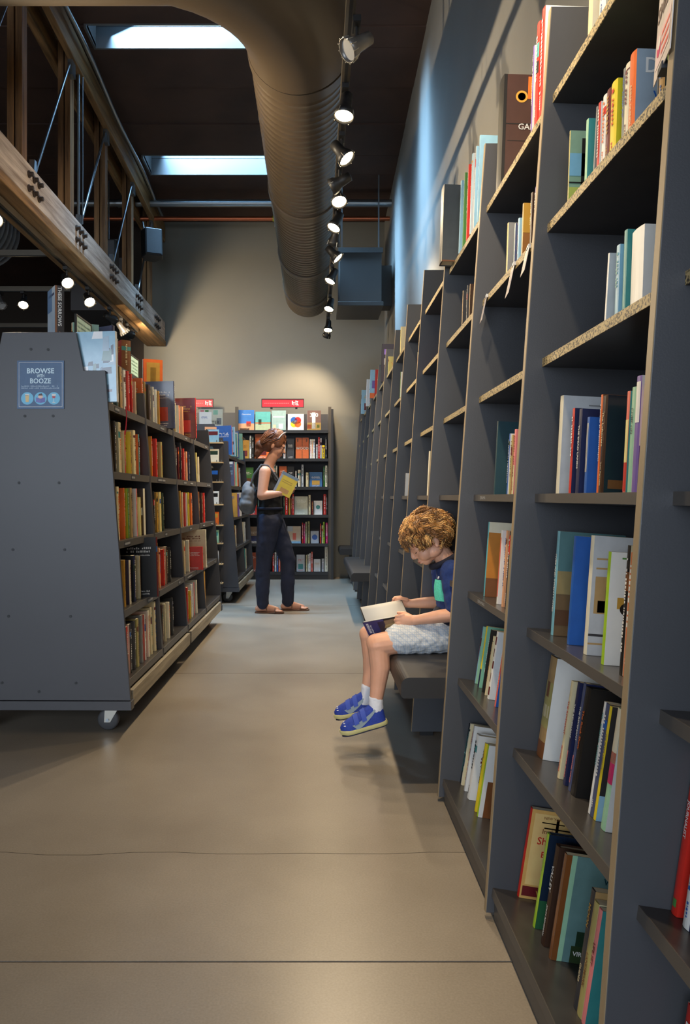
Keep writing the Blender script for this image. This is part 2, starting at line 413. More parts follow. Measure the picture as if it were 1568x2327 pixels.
hv = thing('ventilation_box', 'boxy grey ventilation unit hanging in the far right corner', 'ventilation unit', (.54, 9.55, 3.36))
mg = mat('grey_sheet_metal', (64, 63, 62), .5, metal=.2)
MB().box(-.25, .25, -.35, .35, .05, .68).build('casing', mg, hv, bevel=.006)
MB().box(-.27, .27, -.37, .37, .0, .05).build('bottom_flange', mg, hv, bevel=.004)
MB().box(-.265, .265, -.365, -.35, .63, .69).build('top_flange', mg, hv)
for sx in (-.22, .22): MB().box(sx - .008, sx + .008, -.3, -.28, .68, zc(9.25) - 3.36).build('hanger_strap', M_STEEL, hv)
MB().box(.27, XR - .542, .05, .3, .1, .6).build('wall_duct', mg, hv)

# ------------------------------------------------------------------ track lights
M_TRK = mat('brushed_track', (120, 112, 100), .35, metal=.7)
def track(name, label, p0, p1, z, hang=True, group=None):
    p0 = Vector((*p0, z)); p1 = Vector((*p1, z)); L = (p1 - p0).length
    rz = math.atan2(p1.y - p0.y, p1.x - p0.x)
    t = thing(name, label, 'light track', p0, (0, 0, rz), group)
    MB().box(0, L, -.022, .022, 0, .05).build('rail', M_TRK, t)
    MB().box(0, L, -.008, .008, -.004, 0).build('slot', M_BLACK, t)
    if hang:
        k = max(2, int(L / 1.6))
        for i in range(k):
            s = L * (i + .5) / k; q = p0 + (p1 - p0) * (s / L)
            top = zc(q.y) - z - .002
            if -4.5 < q.x < -3.5: continue
            MB().cyl((s, 0, .05), (s, 0, top), .006, 8).build('hanger_rod', M_STEEL, t)
    return t
ZT = 3.27
track('light_track', 'long light track beside the big duct above the aisle', (.16, .4), (.16, 10.05), ZT)
track('light_track', 'light track fixed under the timber truss', (-2.16, 4.4), (-2.16, 9.4), 3.09, False)
for i, (y, x1) in enumerate(((7.04, -2.3), (8.25, -2.6), (10.0, -3.3))):
    track('light_track', ('nearest', 'middle', 'farthest')[i] + ' of three cross tracks left of the truss', (-6.2, y), (x1, y), 3.28)

def spot_lamp(loc, aim, label, lit=True, power=60, group=None, cone=95, col=WARM, blend=.7):
    loc = Vector(loc)
    t = thing('track_spotlight', label, 'spotlight', loc, group=group)
    d = (Vector(aim) - loc).normalized(); q = d.to_track_quat('Z', 'Y')
    c = Vector((0, 0, -.11))
    MB().box(-.018, .018, -.05, .05, -.028, 0).build('adapter', M_BLACK, t)
    MB().cyl((0, 0, -.028), c + Vector((0, 0, .03)), .009, 8).build('stem', M_BLACK, t)
    M = Matrix.Translation(c) @ q.to_matrix().to_4x4()
    h = MB().lathe([(.012, -.085), (.03, -.08), (.034, -.03), (.036, .0), (.052, .03), (.056, .06), (.052, .06), (.046, .04)], 20, M=M)
    hs = h.build('housing', M_BLACK if lit else mat('silver_lamp', (120, 116, 112), .3, metal=.6), t)
    MB().disc(c + d * .048, d, .047, 20).build('lens', M_BULB if lit else mat('unlit_lens', (170, 170, 170), .2), t)
    for k in range(4 if lit else 12):
        a = 2 * math.pi * k / (4 if lit else 12)
        p = M @ Vector((.05 * math.cos(a), .05 * math.sin(a), .028)); p2 = M @ Vector((.058 * math.cos(a), .058 * math.sin(a), .062))
        MB().cyl(p, p2, .003, 5).build('fin', M_BRACK, hs)
    if lit:
        ld = bpy.data.lights.new('spot_beam', 'SPOT'); ld.energy = power; ld.color = col; ld.spot_size = R(cone); ld.spot_blend = blend; ld.shadow_soft_size = .045
        lo = bpy.data.objects.new('spot_beam', ld); COL.objects.link(lo); lo.parent = t
        lo.location = c + d * .066; lo.rotation_euler = d.to_track_quat('-Z', 'Y').to_euler()
    return t
G1 = 'spotlights on the aisle track'
PW = 75
ys = [4.12, 4.66, 5.10, 5.34, 5.84, 6.18, 6.60, 7.28, 8.36, 9.40, 9.75]
aims = [(-.3, 3.3, 0), (.95, 4.3, 2.2), (-2.0, 5.9, 2.3), (.5, 3.7, .4), (-.95, 5.0, .8), (-.4, 7.3, 1.0), (.95, 6.4, 2.4), (-.95, 6.6, .9), (-.6, 7.2, .5), (-.1, 8.2, .2), (-.4, 10.6, 1.9)]
pws = [.35, 1.2, 1.3, 1.0, 2.3, 1.5, 1.3, 2.1, .7, .45, 1.6]
for i, (y, a) in enumerate(zip(ys, aims)):
    spot_lamp((.16, y, ZT), a, 'lit spotlight, %s from the near end of the aisle track' % ORD[i], True, PW * pws[i], G1)
spot_lamp((.19, 3.55, ZT), (-.5, 3.3, 2.75), 'unlit silver spotlight tilted up at the top of the aisle track', False)
for i, (y, a) in enumerate(((3.0, (-.3, 1.6, 0)), (2.3, (.75, 2.6, 1.6)), (1.6, (.85, 1.9, 1.5)), (.9, (-.4, .3, 0)))):
    spot_lamp((.16, y, ZT), a, 'lit spotlight over the near aisle, %s towards the shop front' % ORD[i], True, PW * (.08, 1.5, 1.5, .08)[i], G1)
G2 = 'spotlights under the truss'
for i, (y, a) in enumerate(((5.22, (-1.2, 3.4, 1.2)), (6.74, (-1.2, 5.2, 1.5)), (7.39, (-1.1, 5.9, 1.4)), (8.17, (-1.0, 10.6, 2.6)))):
    spot_lamp((-2.16, y, 3.086), a, 'lit spotlight, %s from the near end under the timber truss' % ORD[i], True, PW, G2)
for i, (y, a) in enumerate(((4.75, (.95, 5.6, 2.9)), (4.45, (.95, 3.6, 3.0)))):
    spot_lamp((-2.16, y, 3.086), a, 'lit spotlight at the hidden near end of the truss track, %s' % ('first', 'second')[i], True, PW * 3, G2)
spot_lamp((-2.16, 8.95, 3.086), (-.8, 10.6, 3.0), 'added spotlight at the very end of the truss track, brightening the end wall', True, PW * 1.5, G2, 120)  # extra lamp, added only to brighten the end wall
spot_lamp((-2.16, 8.68, 3.086), (-1.2, 9.6, 1.6), 'unlit spotlight at the far end under the timber truss', False)
spot_lamp((-3.1, 8.25, 3.276), (-2.7, 6.5, 1.2), 'lit spotlight on the middle cross track', True, PW)
spot_lamp((-3.35, 8.25, 3.276), (-2.6, 7.6, 1.5), 'unlit spotlight on the middle cross track', False)

# ------------------------------------------------------------------ timber truss
tr = thing('roof_truss', 'weathered timber bowstring truss with posts, steel rods and bolts', 'roof truss', (-2.16, 7.5, 3.14))
def tl(mb, name, m, bevel=0, par=tr): return mb.build(name, m, par, bevel=bevel, shift=(-2.16, 7.5, 3.14))
Y0, Y1 = 4.2, 10.55
bc = tl(MB().box(-2.10, -2.04, Y0, Y1, 3.22, 3.47), 'bottom_chord', M_WOODL, .006)
tl(MB().box(-2.28, -2.22, Y0, Y1, 3.22, 3.47), 'bottom_chord', M_WOODL, .006)
tl(MB().box(-2.29, -2.03, Y0, Y1, 3.145, 3.215), 'chord_batten', M_WOODU, .006)
for s in (-2.04, -2.22):
    tl(MB().prism([(Y0, zc(Y0) - .30), (Y1, zc(Y1) - .30), (Y1, zc(Y1) - .06), (Y0, zc(Y0) - .06)], 0, s - .06, s), 'top_chord', M_WOODU, .005)
PY = [4.55, 5.62, 6.72, 7.82, 8.94, 9.97]
for i, y in enumerate(PY):
    for x in (-2.215, -2.155):
        tl(MB().box(x, x + .05, y - .05, y + .05, 3.23, zc(y) - .08), 'post', M_WOODB, .004)
    for j in range(6):
        yy = y - .10 + .1 * (j % 3); zz = 3.29 + .1 * (j // 3)
        b = MB(); b.cyl((-2.04, yy, zz), (-2.03, yy, zz), .026, 10); b.cyl((-2.03, yy, zz), (-2.004, yy, zz), .017, 6); tl(b, 'bolt', M_RUST)
    if i < len(PY) - 1:
        tl(MB().cyl((-2.065, y + .06, 3.42), (-2.085, PY[i + 1] - .10, zc(PY[i + 1]) - .28), .0115, 10), 'steel_rod', M_STEEL)
        tl(MB().box(-2.10, -2.06, PY[i + 1] - .14, PY[i + 1] - .05, zc(PY[i + 1]) - .42, zc(PY[i + 1]) - .24), 'rod_plate', M_STEEL)
        tl(MB().prism([(y + .03, 3.40), (y + .10, 3.40), (y + .09, 3.56), (y + .05, 3.56)], 0, -2.09, -2.05), 'rod_shoe', M_STEEL)
tl(MB().tube([(-2.075, 6.80, zc(6.8) - .1), (-2.075, 6.80, 3.5)], .014, 10), 'conduit', M_STEEL)
tl(MB().tube([(-2.05, 6.84, zc(6.84) - .12), (-2.05, 6.84, 4.0), (-2.052, 6.84, 3.5)], .007, 8), 'conduit', M_STEEL)
tl(MB().tube([(-1.98, y, zc(y) - .14 + .02 * math.sin(y * 3)) for y in [4.4 + .25 * k for k in range(24)]], .02, 10), 'conduit', M_STEEL)

sp = thing('loudspeaker', 'black loudspeaker hung on the last truss posts', 'loudspeaker', (-1.93, 9.2, 3.93), (R(-6), 0, R(24)))
MB().prism([(-.10, -.10), (.10, -.10), (.13, .02), (.06, .13), (-.06, .13), (-.13, .02)], 2, 0, .33).build('cabinet', M_BLACK, sp, bevel=.012)
MB().prism([(-.085, -.106), (.085, -.106), (.085, -.1), (-.085, -.1)], 2, .02, .31).build('grille', mat('speaker_grille', (36, 36, 38), .7, bump=.4, bump_scale=400), sp)
MB().tube([(-.0, .13, .2), (-.02, .22, .32), (-.05, .26, .55)], .012, 8).build('bracket', M_STEEL, sp)
gb = thing('grey_cabinet', 'grey metal box hanging between the truss posts', 'metal box', (-2.5, 9.4, 3.85))
MB().box(-.1, .1, -.1, .1, 0, .34).build('casing', mg, gb, bevel=.01)
MB().box(-.09, .09, -.106, -.1, .02, .32).build('front_panel', mat('grey_panel', (98, 98, 100), .5), gb)
MB().box(-.11, .11, -.03, .03, .34, .36).build('hanger', M_STEEL, gb)
MB().cyl((0, 0, .36), (0, 0, zc(9.4) - 3.85), .008, 8).build('hanger_rod', M_STEEL, gb)
es = thing('red_sign', 'small red hanging sign seen behind the truss spotlights', 'sign', (-2.62, 9.2, 3.63))
MB().box(-.05, .05, -.02, .02, 0, .18).build('sign_board', M_RED, es, bevel=.004)
MB().box(-.055, .055, -.025, .025, .178, .19).build('top_rail', M_BLACK, es)
MB().cyl((0, 0, .19), (0, 0, zc(9.2) - 3.63), .005, 8).build('hanger_rod', M_STEEL, es)
MB().box(-.02, .02, -.024, -.02, .05, .11).build('lamp_eye', M_BLACK, es)

# ================================================================== the wall bookcase
def DY(n): return 2.0 + .772 * (n - 2)
def fx(z): return .44 + .0722 * z           # front edge of an upright at height z
PT = .020                                    # upright thickness
ZS = [.083, .444, .754, 1.099, 1.448, 1.794, 2.129]           # top of each shelf at its front edge
TILT = [9, 8.5, 4, 3, 2, 2, 2]
REC = [.012, .040, .052, .048, .042, .030, .020]               # how far each shelf front sits back
SHT = .022
ZTOP = 2.356
NB = 13
wb = thing('wall_bookcase', 'tall charcoal wall bookcase with leaning uprights along the right wall', 'bookcase', (.5, 2.0, 0))
def wl(mb, name, m, par=wb, bevel=0): return mb.build(name, m, par, bevel=bevel, shift=(.5, 2.0, 0))
XB = XR - .012
BENCHES = [(3, 5.35), (8, 10.35), (12, 12.98)]
def bench_at(n):
    for i, (a, b) in enumerate(BENCHES):
        if a <= n < b: return i
    return None
for n in range(0, NB + 1):
    y = DY(n)
    zb = .018
    up = wl(MB().prism([(fx(zb), zb), (XB, zb), (XB, ZTOP), (fx(ZTOP), ZTOP)], 1, y, y + PT), 'upright', M_PANEL, bevel=.0012)
    wl(MB().prism([(fx(zb) - .0015, zb), (fx(zb), zb), (fx(ZTOP), ZTOP), (fx(ZTOP) - .0015, ZTOP)], 1, y, y + PT), 'edge_band', M_EDGE, up)
    wl(MB().box(fx(0) + .04, fx(0) + .10, y + .003, y + PT - .003, 0, zb), 'foot', M_BLACK, up)
wl(MB().box(XB, XR - .001, DY(0), DY(NB) + PT, .02, ZTOP - .25), 'back_panel', mat('dark_back_panel', (34, 30, 28), .6))
shelf_front = {}
for n in range(0, NB):
    ya, yb = DY(n) + PT, DY(n + 1)
    for k in range(7):
        if k == 0 and bench_at(n) is not None: continue
        if k == 1 and bench_at(n) is not None: continue
        z = ZS[k]; x0 = fx(z) + REC[k]; t = R(TILT[k])
        L = (XB - x0) / math.cos(t)
        def P(s, h): return (x0 + s * math.cos(t) + h * math.sin(t), z - s * math.sin(t) + h * math.cos(t))
        sh = wl(MB().prism([P(.002, 0), P(L, 0), P(L, -SHT), P(.002, -SHT)], 1, ya, yb), 'shelf', M_SHELF)
        wl(MB().prism([P(0, 0), P(.002, 0), P(.002, -SHT), P(0, -SHT)], 1, ya, yb), 'shelf_lip', M_SPECK if k >= 4 else M_FRONT, sh)
    # plinth
    if bench_at(n) is None:
        wl(MB().box(fx(0) + .022, fx(0) + .04, ya, yb, 0.002, ZS[0] - SHT - .003), 'plinth', M_FRONT)
    else:
        wl(MB().box(fx(0) + .14, fx(0) + .16, ya, yb, 0.002, .07), 'plinth', M_FRONT)
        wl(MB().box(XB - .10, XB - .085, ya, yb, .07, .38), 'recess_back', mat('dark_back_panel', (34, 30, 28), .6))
BZ = .44
for i, (a, b) in enumerate(BENCHES):
    y0, y1 = DY(a) + PT, DY(b) if b < 12.9 else DY(13)
    bt = thing('bench', ('nearest brown-black reading bench, boy seated on it', 'middle brown-black reading bench built into the wall bookcase', 'farthest brown-black reading bench near the end wall')[i], 'bench', (.31, y0, 0))
    pr = []
    for k in range(7):
        q = R(180 - 15 * k); pr.append((.31 + .03 + .03 * math.cos(q), BZ - .03 + .03 * math.sin(q)))
    prof = [(.31, BZ - .075 + .008), (.31, BZ - .03)] + pr[1:] + [(XB - .14, BZ), (XB - .14, BZ - .075), (.318, BZ - .075)]
    # seat boards fitted between the uprights
    cuts = [y0] + [DY(m) for m in range(int(a) + 1, 14) if DY(m) < y1 - .02] + [y1]
    for j, (p, q) in enumerate(zip(cuts[:-1], cuts[1:])):
        ps = p if j == 0 else p + PT
        MB().prism(prof, 1, ps + .0015, q - .0015).build('seat_board', M_BENCH, bt, shift=(.31, y0, 0))
        if j > 0:
            MB().prism([v for v in prof if v[0] < fx(BZ)] [:0] + [(.31, BZ - .067), (.31, BZ - .03)] + pr[1:] + [(fx(BZ) - .004, BZ), (fx(BZ) - .004, BZ - .075), (.318, BZ - .075)], 1, p, p + PT).build('seat_nose', M_BENCH, bt, shift=(.31, y0, 0))

# ================================================================== wheeled bookcases
def cart(name, label, loc, rz, bays, bay, detail=True):
    """double-sided A-shaped bookcase on castors; local x = 0 is its centre line, y runs along the aisle"""
    t = thing(name, label, 'bookcase', loc, (0, 0, rz))
    L = bays * bay
    outl = [(-.42, .16), (.42, .16), (.304, 1.67), (.205, 1.67), (.169, 1.846), (-.169, 1.846), (-.205, 1.67), (-.304, 1.67)]
    tw = .018
    def hw(z): return .42 - (z - .16) * .0768
    zs = [.244, .564, .885, 1.208, 1.53]
    e0 = MB().prism([(p[0], p[1]) for p in outl], 1, 0, tw).build('end_panel', M_CARTP, t, bevel=.0015)
    e1 = MB().prism([(p[0], p[1]) for p in outl], 1, L - tw, L).build('end_panel', M_CARTP, t, bevel=.0015)
    for (x, z) in ((-.037, 1.768), (.042, 1.766), (-.065, 1.462), (.065, 1.462), (-.092, 1.156), (.092, 1.156), (-.12, .85), (.118, .85), (-.14, .545), (.145, .545), (.17, .24), (-.17, .24), (0, .2)):
        MB().cyl((x, -.002, z), (x, .002, z), .0065, 10).build('screw', M_BLACK, e0)
    din = [(-.295, 1.67)]
    divp = [(.005, .2), (hw(.2) - .012, .2), (hw(1.67) - .006, 1.67), (.19, 1.67), (.17, 1.70), (.005, 1.70)]
    for b in range(1, bays):
        for s in (-1, 1):
            y = b * bay
            if b < 3:
                MB().prism([(s * p[0], p[1]) for p in divp], 1, y - .017, y - .001).build('divider', M_CARTP, t, bevel=.001)
                MB().prism([(s * p[0], p[1]) for p in divp], 1, y + .003, y + .019).build('divider', M_CARTP, t, bevel=.001)
            else:
                MB().prism([(s * p[0], p[1]) for p in divp], 1, y - .008, y + .010).build('divider', M_CARTP, t, bevel=.001)
    MB().box(-.004, .004, tw, L - tw, .2, 1.70).build('spine_board', mat('dark_back_panel', (34, 30, 28), .6), t)
    for k, z in enumerate(zs):
        for s in (-1, 1):
            for b in range(bays):
                y0 = b * bay + (tw if b == 0 else .02); y1 = (b + 1) * bay - (tw if b == bays - 1 else .018)
                x1 = hw(z) - .014
                sh = MB().box(min(s * .004, s * x1), max(s * .004, s * x1), y0, y1, z - .02, z).build('shelf', M_SHELF, t)
                lip = MB().box(min(s * x1, s * (x1 + .006)), max(s * x1, s * (x1 + .006)), y0, y1, z - .034, z + .001).build('shelf_lip', M_FRONT, sh)
                if s == 1 and detail and k > 0:
                    rr = random.Random(b * 7 + k)
                    for q in range(1 + (rr.random() > .5)):
                        yy = y0 + .08 + rr.random() * .5; w = .05 + rr.random() * .07
                        m = MB(); m.box(x1 + .006, x1 + .0075, yy, yy + w, z - .028, z - .006, 'charcoal')
                        for g in range(int(w / .011)):
                            m.quad((x1 + .0078, yy + .006 + g * .011, z - .022), (x1 + .0078, yy + .013 + g * .011, z - .022), (x1 + .0078, yy + .013 + g * .011, z - .012), (x1 + .0078, yy + .006 + g * .011, z - .012), 'pale grey')
                        m.build('shelf_label', PRINT, sh)
    MB().box(-.169, .169, tw, L - tw, 1.80, 1.82).build('top_shelf', M_SHELF, t)
    # base frame and castors
    MB().box(-.425, .425, -.004, .05, .115, .157).build('base_rail', M_CARTP, t, bevel=.002)
    MB().box(-.425, .425, L - .05, L + .004, .115, .157).build('base_rail', M_CARTP, t, bevel=.002)
    for s in (-1, 1):
        for (a, b) in ((0, bays // 2), (bays // 2, bays)) if bays >= 2 else ((0, bays),):
            MB().box(min(s * .385, s * .42), max(s * .385, s * .42), a * bay + .052, b * bay - (.052 if b == bays else .004), .118, .195).build('base_rail', M_RAILW, t, bevel=.002)
    MB().box(-.38, .38, .052, L - .052, .13, .15).build('base_board', M_CARTP, t)
    for s in (-1, 1):
        for y in [.09, L * .5, L - .09]:
            c = MB(); x = s * .295
            w = MB().lathe([(.012, -.016), (.042, -.016), (.05, -.009), (.05, .009), (.042, .016), (.012, .016)], 24, M=Matrix.Translation((x, y, .051)) @ Matrix.Rotation(R(90), 4, 'X')).build('castor_wheel', M_RUBBER, t)
            for q in (-.021, .019):
                c.prism([(x - .016, .04), (x + .012, .04), (x + .05, .105), (x + .05, .115), (x - .012, .115)], 1, y + q, y + q + .002)
            c.box(x - .03, x + .055, y - .03, y + .03, .112, .1145)
            c.build('castor_bracket', M_BRACK, w, shift=(0, 0, 0))
            MB().cyl((x, y - .026, .051), (x, y + .026, .051), .008, 10).build('axle', M_STEEL, w)
    return t
CART_X, CART_Y, CART_RZ = -1.264, 3.55, R(-.7)
cart1 = cart('wheeled_bookcase', 'charcoal double-sided wheeled bookcase with a notice on its end panel', (CART_X, CART_Y, 0), CART_RZ, 4, .79)
cart2 = cart('wheeled_bookcase', 'charcoal wheeled bookcase farther down the aisle with pale ledges on its end', (-1.205, 7.98, 0), CART_RZ, 2, .85, False)

# ================================================================== bookcase at the end wall
BX0, BX1, BY = -1.06, .215, 10.28
bb = thing('wall_shelving', 'black shelving unit of face-out books against the end wall', 'bookcase', (BX0, BY, 0))
M_BSH = mat('black_shelf_metal', (40, 38, 38), .45)
def bl(mb, name, m, par=bb, bevel=0): return mb.build(name, m, par, bevel=bevel, shift=(BX0, BY, 0))
BZS = [.10, .475, .855, 1.225, 1.60, 1.975]
for x in (BX0, BX1 - .04):
    p = bl(MB().box(x, x + .04, BY, BY + .05, 0, 2.29), 'post', mat('dark_bronze_post', (74, 66, 56), .5))
bl(MB().box(BX1 - .002, BX1 + .028, BY - .01, BY + .3, 0, 2.26), 'side_panel', M_BSH)
bl(MB().box(BX0 + .04, BX1 - .04, BY + .27, BY + .29, .03, 2.22), 'back_panel', mat('woven_back_panel', (70, 68, 70), .6, bump=.5, bump_scale=250))
bl(MB().box(BX0 + .04, BX1 - .04, BY, BY + .02, .0, .08), 'kick_board', M_BSH)
for z in BZS:
    sh = bl(MB().box(BX0 + .04, BX1 - .04, BY - .02, BY + .27, z - .025, z), 'shelf', M_BSH)
    bl(MB().box(BX0 + .04, BX1 - .04, BY - .024, BY - .02, z - .035, z + .004), 'shelf_lip', M_BSH, sh)
bs = thing('wall_shelving', 'black shelving unit left of the first, mostly hidden by wheeled bookcase', 'bookcase', (-1.9, BY, 0))
MB().box(0, .04, 0, .05, 0, 2.29).build('post', mat('dark_bronze_post', (74, 66, 56), .5), bs)
MB().box(.04, .82, .25, .27, .03, 2.24).build('back_panel', M_FRONT, bs)
for z in BZS: MB().box(.04, .82, 0, .25, z - .025, z).build('shelf', M_BSH, bs)
for i, (x0, x1, lb) in enumerate(((-.71, -.155, 'red genre sign standing on the end wall shelving'), (-1.62, -1.37, 'red genre sign half hidden behind the wheeled bookcase'))):
    rs = thing('genre_sign', lb, 'sign', (x0, BY + .1, 2.30))
    w = x1 - x0
    MB().box(0, w, 0, .012, 0, .1).build('sign_board', M_RED, rs)
    fr = MB(); fr.box(-.008, w + .008, -.006, .016, .1, .108); fr.box(-.008, w + .008, -.006, .016, -.008, 0); fr.box(-.008, 0, -.006, .016, 0, .1); fr.box(w, w + .008, -.006, .016, 0, .1)
    fr.build('frame', M_BLACK, rs)
    pm = MB()
    for g in range(14 if i == 0 else 4): pm.box(.03 + g * .024, .047 + g * .024, -.0012, 0, .045, .052, 'pink')
    gx = .40 if i == 0 else .15
    for (a, b, c, d) in ((0, .012, .03, .08), (.012, .04, .055, .062), (.022, .03, .02, .055), (.048, .058, .025, .085), (.058, .085, .07, .078), (.058, .08, .045, .052), (.06, .09, .022, .03), (.07, .076, .03, .07)):
        pm.box(gx + a, gx + b, -.0014, 0, c, d, 'white')
    pm.build('lettering', PRINT, rs)
    MB().box(w * .2, w * .2 + .03, 0, .01, -.03, -.008).build('stand_clip', M_BLACK, rs); MB().box(w * .8, w * .8 + .03, 0, .01, -.03, -.008).build('stand_clip', M_BLACK, rs)

# ================================================================== books
NBOOK = 0
def shade(c, k):
    c = PAL[c] if isinstance(c, str) else c
    return tuple(max(0, min(255, v * k)) for v in c)
def glyph_run(mb, org, ux, uy, length, h, c, rnd, gap=.35):
    """an unreadable line of small print: little blocks along ux"""
    org = Vector(org); ux = Vector(ux); uy = Vector(uy); s = 0
    while s < length:
        w = h * (.35 + .5 * rnd.random())
        if s + w > length: break
        if rnd.random() > .14:
            hh = h * (1 if rnd.random() > .3 else .72)
            mb.quad(org + ux * s, org + ux * (s + w), org + ux * (s + w) + uy * hh, org + ux * s + uy * hh, c)
        s += w + h * gap
CONTR = {'black': 'white', 'navy': 'white', 'dark brown': 'cream', 'maroon': 'gold', 'dark green': 'cream', 'dark teal': 'cream', 'charcoal': 'white', 'blue': 'white',
         'red': 'white', 'orange': 'white', 'brown': 'cream', 'purple': 'white', 'slate blue': 'white', 'green': 'white', 'teal': 'white', 'magenta': 'white', 'salmon': 'white'}
ACC = ['red', 'orange', 'navy', 'teal', 'gold', 'black', 'blue', 'dark green', 'maroon', 'brown']
def book(label, loc, T, H, D, rot, spine, cover=None, hard=None, gloss=False, deco=True, prints=(), texts=(), group=None, seed=None, name='book', rich=True, back=False, photo=None):
    """local frame: spine in the plane x = 0 facing -x, front board at y = 0 facing -y, far board at y = T.
       prints: ('c'|'s', u0, u1, v0, v1, colour) on the front board or the spine; texts: ('c'|'s'|'d', string, u, v, size, colour)"""
    global NBOOK
    NBOOK += 1
    rnd = random.Random(NBOOK * 31 + 5 if seed is None else seed)
    cover = cover or spine
    hard = (T > .024 and rnd.random() > .45) if hard is None else hard
    t = thing(name, label, 'book', loc, rot, group)
    b = .0028 if hard else .0012; ov = .004 if hard else .0
    m = MB()
    # spine bent slightly outwards
    n = 4; prof = []
    bul = min(.003, T * .10)
    for i in range(n + 1):
        a = i / n; prof.append((-bul * math.sin(math.pi * a), T * a))
    for i in range(n):
        (xa, ya), (xb_, yb_) = prof[i], prof[i + 1]
        m.quad((xa, ya, 0), (xa, ya, H), (xb_, yb_, H), (xb_, yb_, 0), spine)
    inn = b * 1.6
    for (y0, y1) in ((0, b), (T - b, T)):
        m.box(0, D, y0, y1, 0, H, cover)
    m.box(.0, inn, b, T - b, 0, H, spine)
    cv = m.build('cover', GLOSS if gloss else PRINT, t)
    p = MB(); p.box(inn, D - ov, b, T - b, ov, H - ov)
    p.build('pages', M_PAPER, t)
    d = MB(); e = .0005
    yc = T + e if back else -e
    sg = -1 if back else 1
    def onc(u, v): return (u * D, yc, v * H)
    def ons(u, v): return (-bul - e if False else -bul * math.sin(math.pi * u) - e, u * T, v * H)
    for pr in prints:
        k, u0, u1, v0, v1, c = pr
        f = onc if k == 'c' else ons
        if k == 'o':
            cx, cz, rr_ = u0 * D, v0 * H, u1
            d.disc((cx, yc - sg * e * .3, cz), (0, -sg, 0), rr_, 24, c); continue
        if k == 's':
            g = [u0 + (u1 - u0) * i / 3 for i in range(4)]
            for i in range(3): d.quad(ons(g[i], v0), ons(g[i], v1), ons(g[i + 1], v1), ons(g[i + 1], v0), c)
        else:
            d.quad(f(u0, v0), f(u1, v0), f(u1, v1), f(u0, v1), c)
    for tx in texts:
        k, st, u, v, sz, c = tx
        if k == 'c': add_text(d, st, (u * D, yc - sg * e, v * H), (sg, 0, 0), (0, 0, 1), h=sz, c=c, bold=.01)
        elif k == 'd': add_text(d, st, (-bul - e * 1.5, u * T, v * H), (0, 0, -1), (0, -1, 0), h=sz, c=c, bold=.02)      # reads downwards on the spine (seen from -x)
        elif k == 'v': add_text(d, st, (u * D, -e * 2, v * H), (0, 0, -1), (1, 0, 0), h=sz, c=c, bold=.01)
    if photo:
        a_ = random.Random(NBOOK)
        for q in range(26):
            u0 = a_.uniform(0, .9); v0 = a_.uniform(0, .9); w0 = a_.uniform(.05, .3); h0 = a_.uniform(.03, .2)
            f0 = (yc - sg * e * .04 * q)
            d.quad((u0 * D, f0, v0 * H), (min(1, u0 + w0) * D, f0, v0 * H), (min(1, u0 + w0 * .8) * D, f0, min(1, v0 + h0) * H), (u0 * D, f0, min(1, v0 + h0 * 1.1) * H), a_.choice(photo))
    if deco:
        sc = CONTR.get(spine, rnd.choice(ACC)) if isinstance(spine, str) else 'white'
        st_ = rnd.random()
        if st_ < .35 and rich:
            a = rnd.random() * .3
            ac = rnd.choice(ACC)
            for i in range(3): d.quad(ons(i / 3, .62 + a), ons(i / 3, .78 + a * .5), ons((i + 1) / 3, .78 + a * .5), ons((i + 1) / 3, .62 + a), ac)
        if T > .010:
            h = min(.42 * T, .011); L = H * (.45 + .3 * rnd.random())
            glyph_run(d, (-bul - e * 2, T * .5 - h * .5, H * .90), (0, 0, -1), (0, 1, 0), L, h, sc, rnd)
            if rich and T > .018:
                glyph_run(d, (-bul * .8 - e * 2, T * .5 - h * .3, H * .20), (0, 0, -1), (0, 1, 0), H * .13, h * .6, sc, rnd)
        if rich:
            cc = CONTR.get(cover, rnd.choice(ACC)) if isinstance(cover, str) else 'white'
            v = .62 + .2 * rnd.random()
            for q in range(3): glyph_run(d, (D * (.12 + .1 * rnd.random()), yc - sg * e, H * (v - q * .055)), (1, 0, 0), (0, 0, 1), D * (.45 + .25 * rnd.random()), H * (.035 if q < 2 else .018), cc, rnd)
            if rnd.random() > .4:
                d.quad(onc(.2, .15), onc(.8, .15), onc(.8, .45), onc(.2, .45), rnd.choice(ACC))
            for q in range(2): glyph_run(d, (D * .2, yc - sg * e, H * (.09 - q * .045)), (1, 0, 0), (0, 0, 1), D * .6, H * .022, cc, rnd)
    if d.f: d.build('cover_print', GLOSS if gloss else PRINT, cv)['kind'] = 'stuff'
    return t

